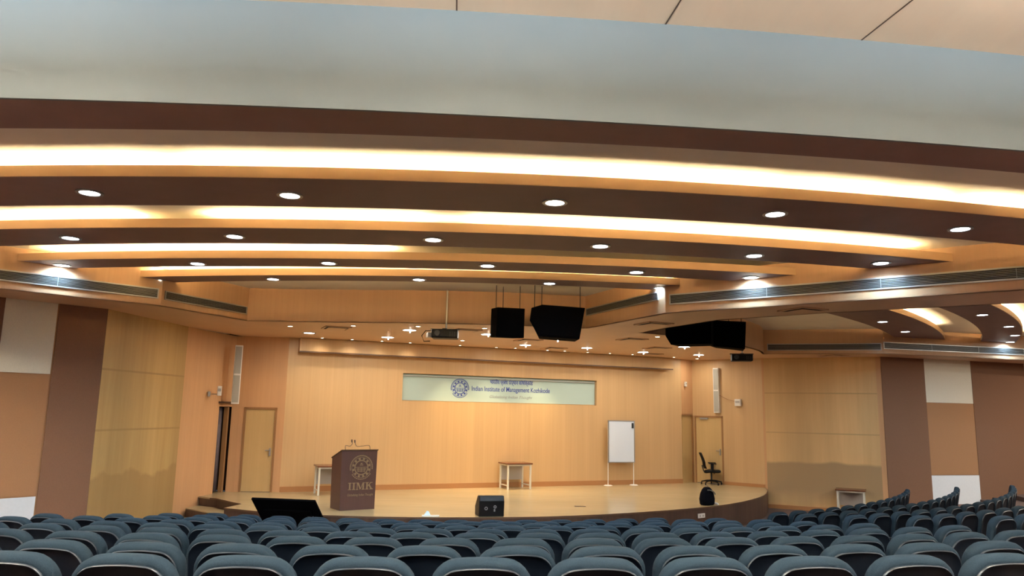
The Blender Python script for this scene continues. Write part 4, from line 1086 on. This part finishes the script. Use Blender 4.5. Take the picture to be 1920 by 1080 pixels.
# ------------------------------------------------------------------ auditorium seats
def rrect(hw, top, bot, rt, rb, bulge=0.025, n=7, inset=0.0):
    """outline (u, v) of a backrest, anticlockwise, softly arched on top"""
    hw, top, bot = hw-inset, top-inset, bot+inset
    rt = max(0.02, rt-inset); rb = max(0.02, rb-inset)
    pts = []
    for cx, cz, r, a0 in ((hw-rt, top-rt, rt, 0), (-hw+rt, top-rt, rt, PI/2), (-hw+rb, bot+rb, rb, PI), (hw-rb, bot+rb, rb, 3*PI/2)):
        for i in range(n):
            a = a0+PI/2*i/(n-1); pts.append((cx+r*math.cos(a), cz+r*math.sin(a)))
        if a0 == 0:
            for i in range(1, 8):
                u = (hw-rt)*(1-2*i/8); pts.append((u, top))
    return [(u, v-bulge*(u/hw)**2*max(0, (v-bot)/(top-bot))) for u, v in pts]
def make_seat():
    """faces +y (towards the stage), back towards -y; origin on the floor under the middle of the seat back"""
    t = empty('auditorium_seat', (0, 0, 0))
    HW, TOP, BOT = 0.258, 0.62, 0.0
    tilt = Matrix.Translation((0, 0.06, 0.37)) @ Matrix.Rotation(math.radians(11), 4, 'X')
    m = MB(); rs = []
    for y, ins in ((0.055, 0.05), (0.050, 0.02), (0.03, 0.004), (-0.01, 0.0), (-0.030, 0.004), (-0.042, 0.012), (-0.050, 0.028)):
        rs.append([tilt @ Vector((u, y, v)) for u, v in rrect(HW, TOP, BOT, 0.13, 0.05, inset=ins)])
    m.loft(rs); m.build('backrest', M['seat_fabric'], t, True)
    m = MB(); rs = []
    for y, ins in ((-0.046, 0.028), (-0.062, 0.031), (-0.063, 0.036), (-0.057, 0.044), (-0.055, 0.11)):
        rs.append([tilt @ Vector((u, y, v)) for u, v in rrect(HW, TOP, BOT, 0.13, 0.05, inset=ins)])
    m.loft(rs); m.build('back_shell', M['seat_shell'], t, True)
    m = MB(); rs = []
    for y, ins in ((-0.052, 0.0275), (-0.064, 0.030), (-0.066, 0.033), (-0.060, 0.0345)):
        rs.append([tilt @ Vector((u, y, v)) for u, v in rrect(HW, TOP, BOT, 0.13, 0.05, inset=ins)])
    m.loft(rs, False); m.build('shell_rim', M['seat_rim'], t, True)
    m = MB(); rs = []
    for z, k in ((0.34, .9), (0.36, 1), (0.43, 1), (0.455, .88)):
        rs.append([Vector((0.245*k*math.copysign(abs(math.cos(a))**0.5, math.cos(a)), 0.30+0.22*k*math.copysign(abs(math.sin(a))**0.5, math.sin(a)), z)) for a in [2*PI*j/24 for j in range(24)]])
    m.loft(rs); m.build('seat_cushion', M['seat_fabric'], t, True)
    for s in (-1, 1):
        m = MB(); m.box((s*0.259, 0.20, 0.625), (0.034, 0.34, 0.035)); m.box((s*0.259, 0.10, 0.32), (0.028, 0.10, 0.60)); m.build('armrest', M['black'], t)
    m = MB(); m.box((0, 0.18, 0.17), (0.10, 0.14, 0.34)); m.box((0, 0.18, 0.012), (0.36, 0.26, 0.024)); m.build('pedestal', M['black'], t)
    return t
proto = make_seat()
proto_parts = list(proto.children)
def seen(p):
    """rough test: would the top of the seat fall in the picture (with a margin)?"""
    cm = SC.camera.matrix_world.inverted() @ Vector(p)
    if cm.z > -0.5: return False
    f = 1415.0
    x, y = 960+f*cm.x/-cm.z, 540-f*cm.y/-cm.z
    return -70 < x < 1990 and y < 1098
bpy.context.view_layer.update()
used = [False]
PITCH = 0.573
rowname = ['front', 'second', 'third', 'fourth', 'fifth', 'sixth', 'seventh', 'eighth', 'nearest']
s0 = {13.9: 0.03, 15.0: 0.30, 16.15: 0.10, 17.25: 0.30, 18.35: 0.05, 19.45: 0.0, 20.56: -0.176, 21.70: -0.233, 22.73: -0.415}
blocks = []
for i, R in enumerate(ROWS):
    lst = []
    k0 = math.ceil((math.radians(-13.6)*R-s0[R])/PITCH); k1 = math.floor((math.radians(20.9 if i != 0 else 19.4)*R-s0[R])/PITCH)
    for k in range(k0, k1+1): lst.append((s0[R]+k*PITCH)/R)
    blocks.append((i, R, 'centre block', lst))
    st = {0: 30.4, 1: 28.2, 2: 27.4, 3: 27.3, 4: 27.6}.get(i, 27.5)
    lst = []; a = math.radians(st); end = math.radians(61.8)
    while a < end+0.001: lst.append(a); a += PITCH/R
    blocks.append((i, R, 'right block', lst))
nseat = 0
for i, R, bl, lst in blocks:
    zf = z_top(R)-SEAT_H
    k = 0
    for a in lst:
        x, y = SC_C.x+R*math.sin(a), SC_C.y-R*math.cos(a)
        if not seen((x, y, z_top(R))): continue
        k += 1; nseat += 1
        if not used[0]:
            r = proto; used[0] = True
        else:
            r = proto.copy(); COL.objects.link(r)
            for ch in proto_parts:
                c = ch.copy(); COL.objects.link(c); c.parent = r
        r.location = (x, y, zf); r.rotation_euler = (0, 0, a + random.uniform(-0.003, 0.003))
        r['label'] = 'slate grey auditorium seat, %s visible from the left in the %s row, %s' % (ordn[k-1], rowname[i] if i == 8 else rowname[i], bl)
        r['category'] = 'auditorium seat'
        r['group'] = 'auditorium seats in the '+bl
print('seats', nseat)
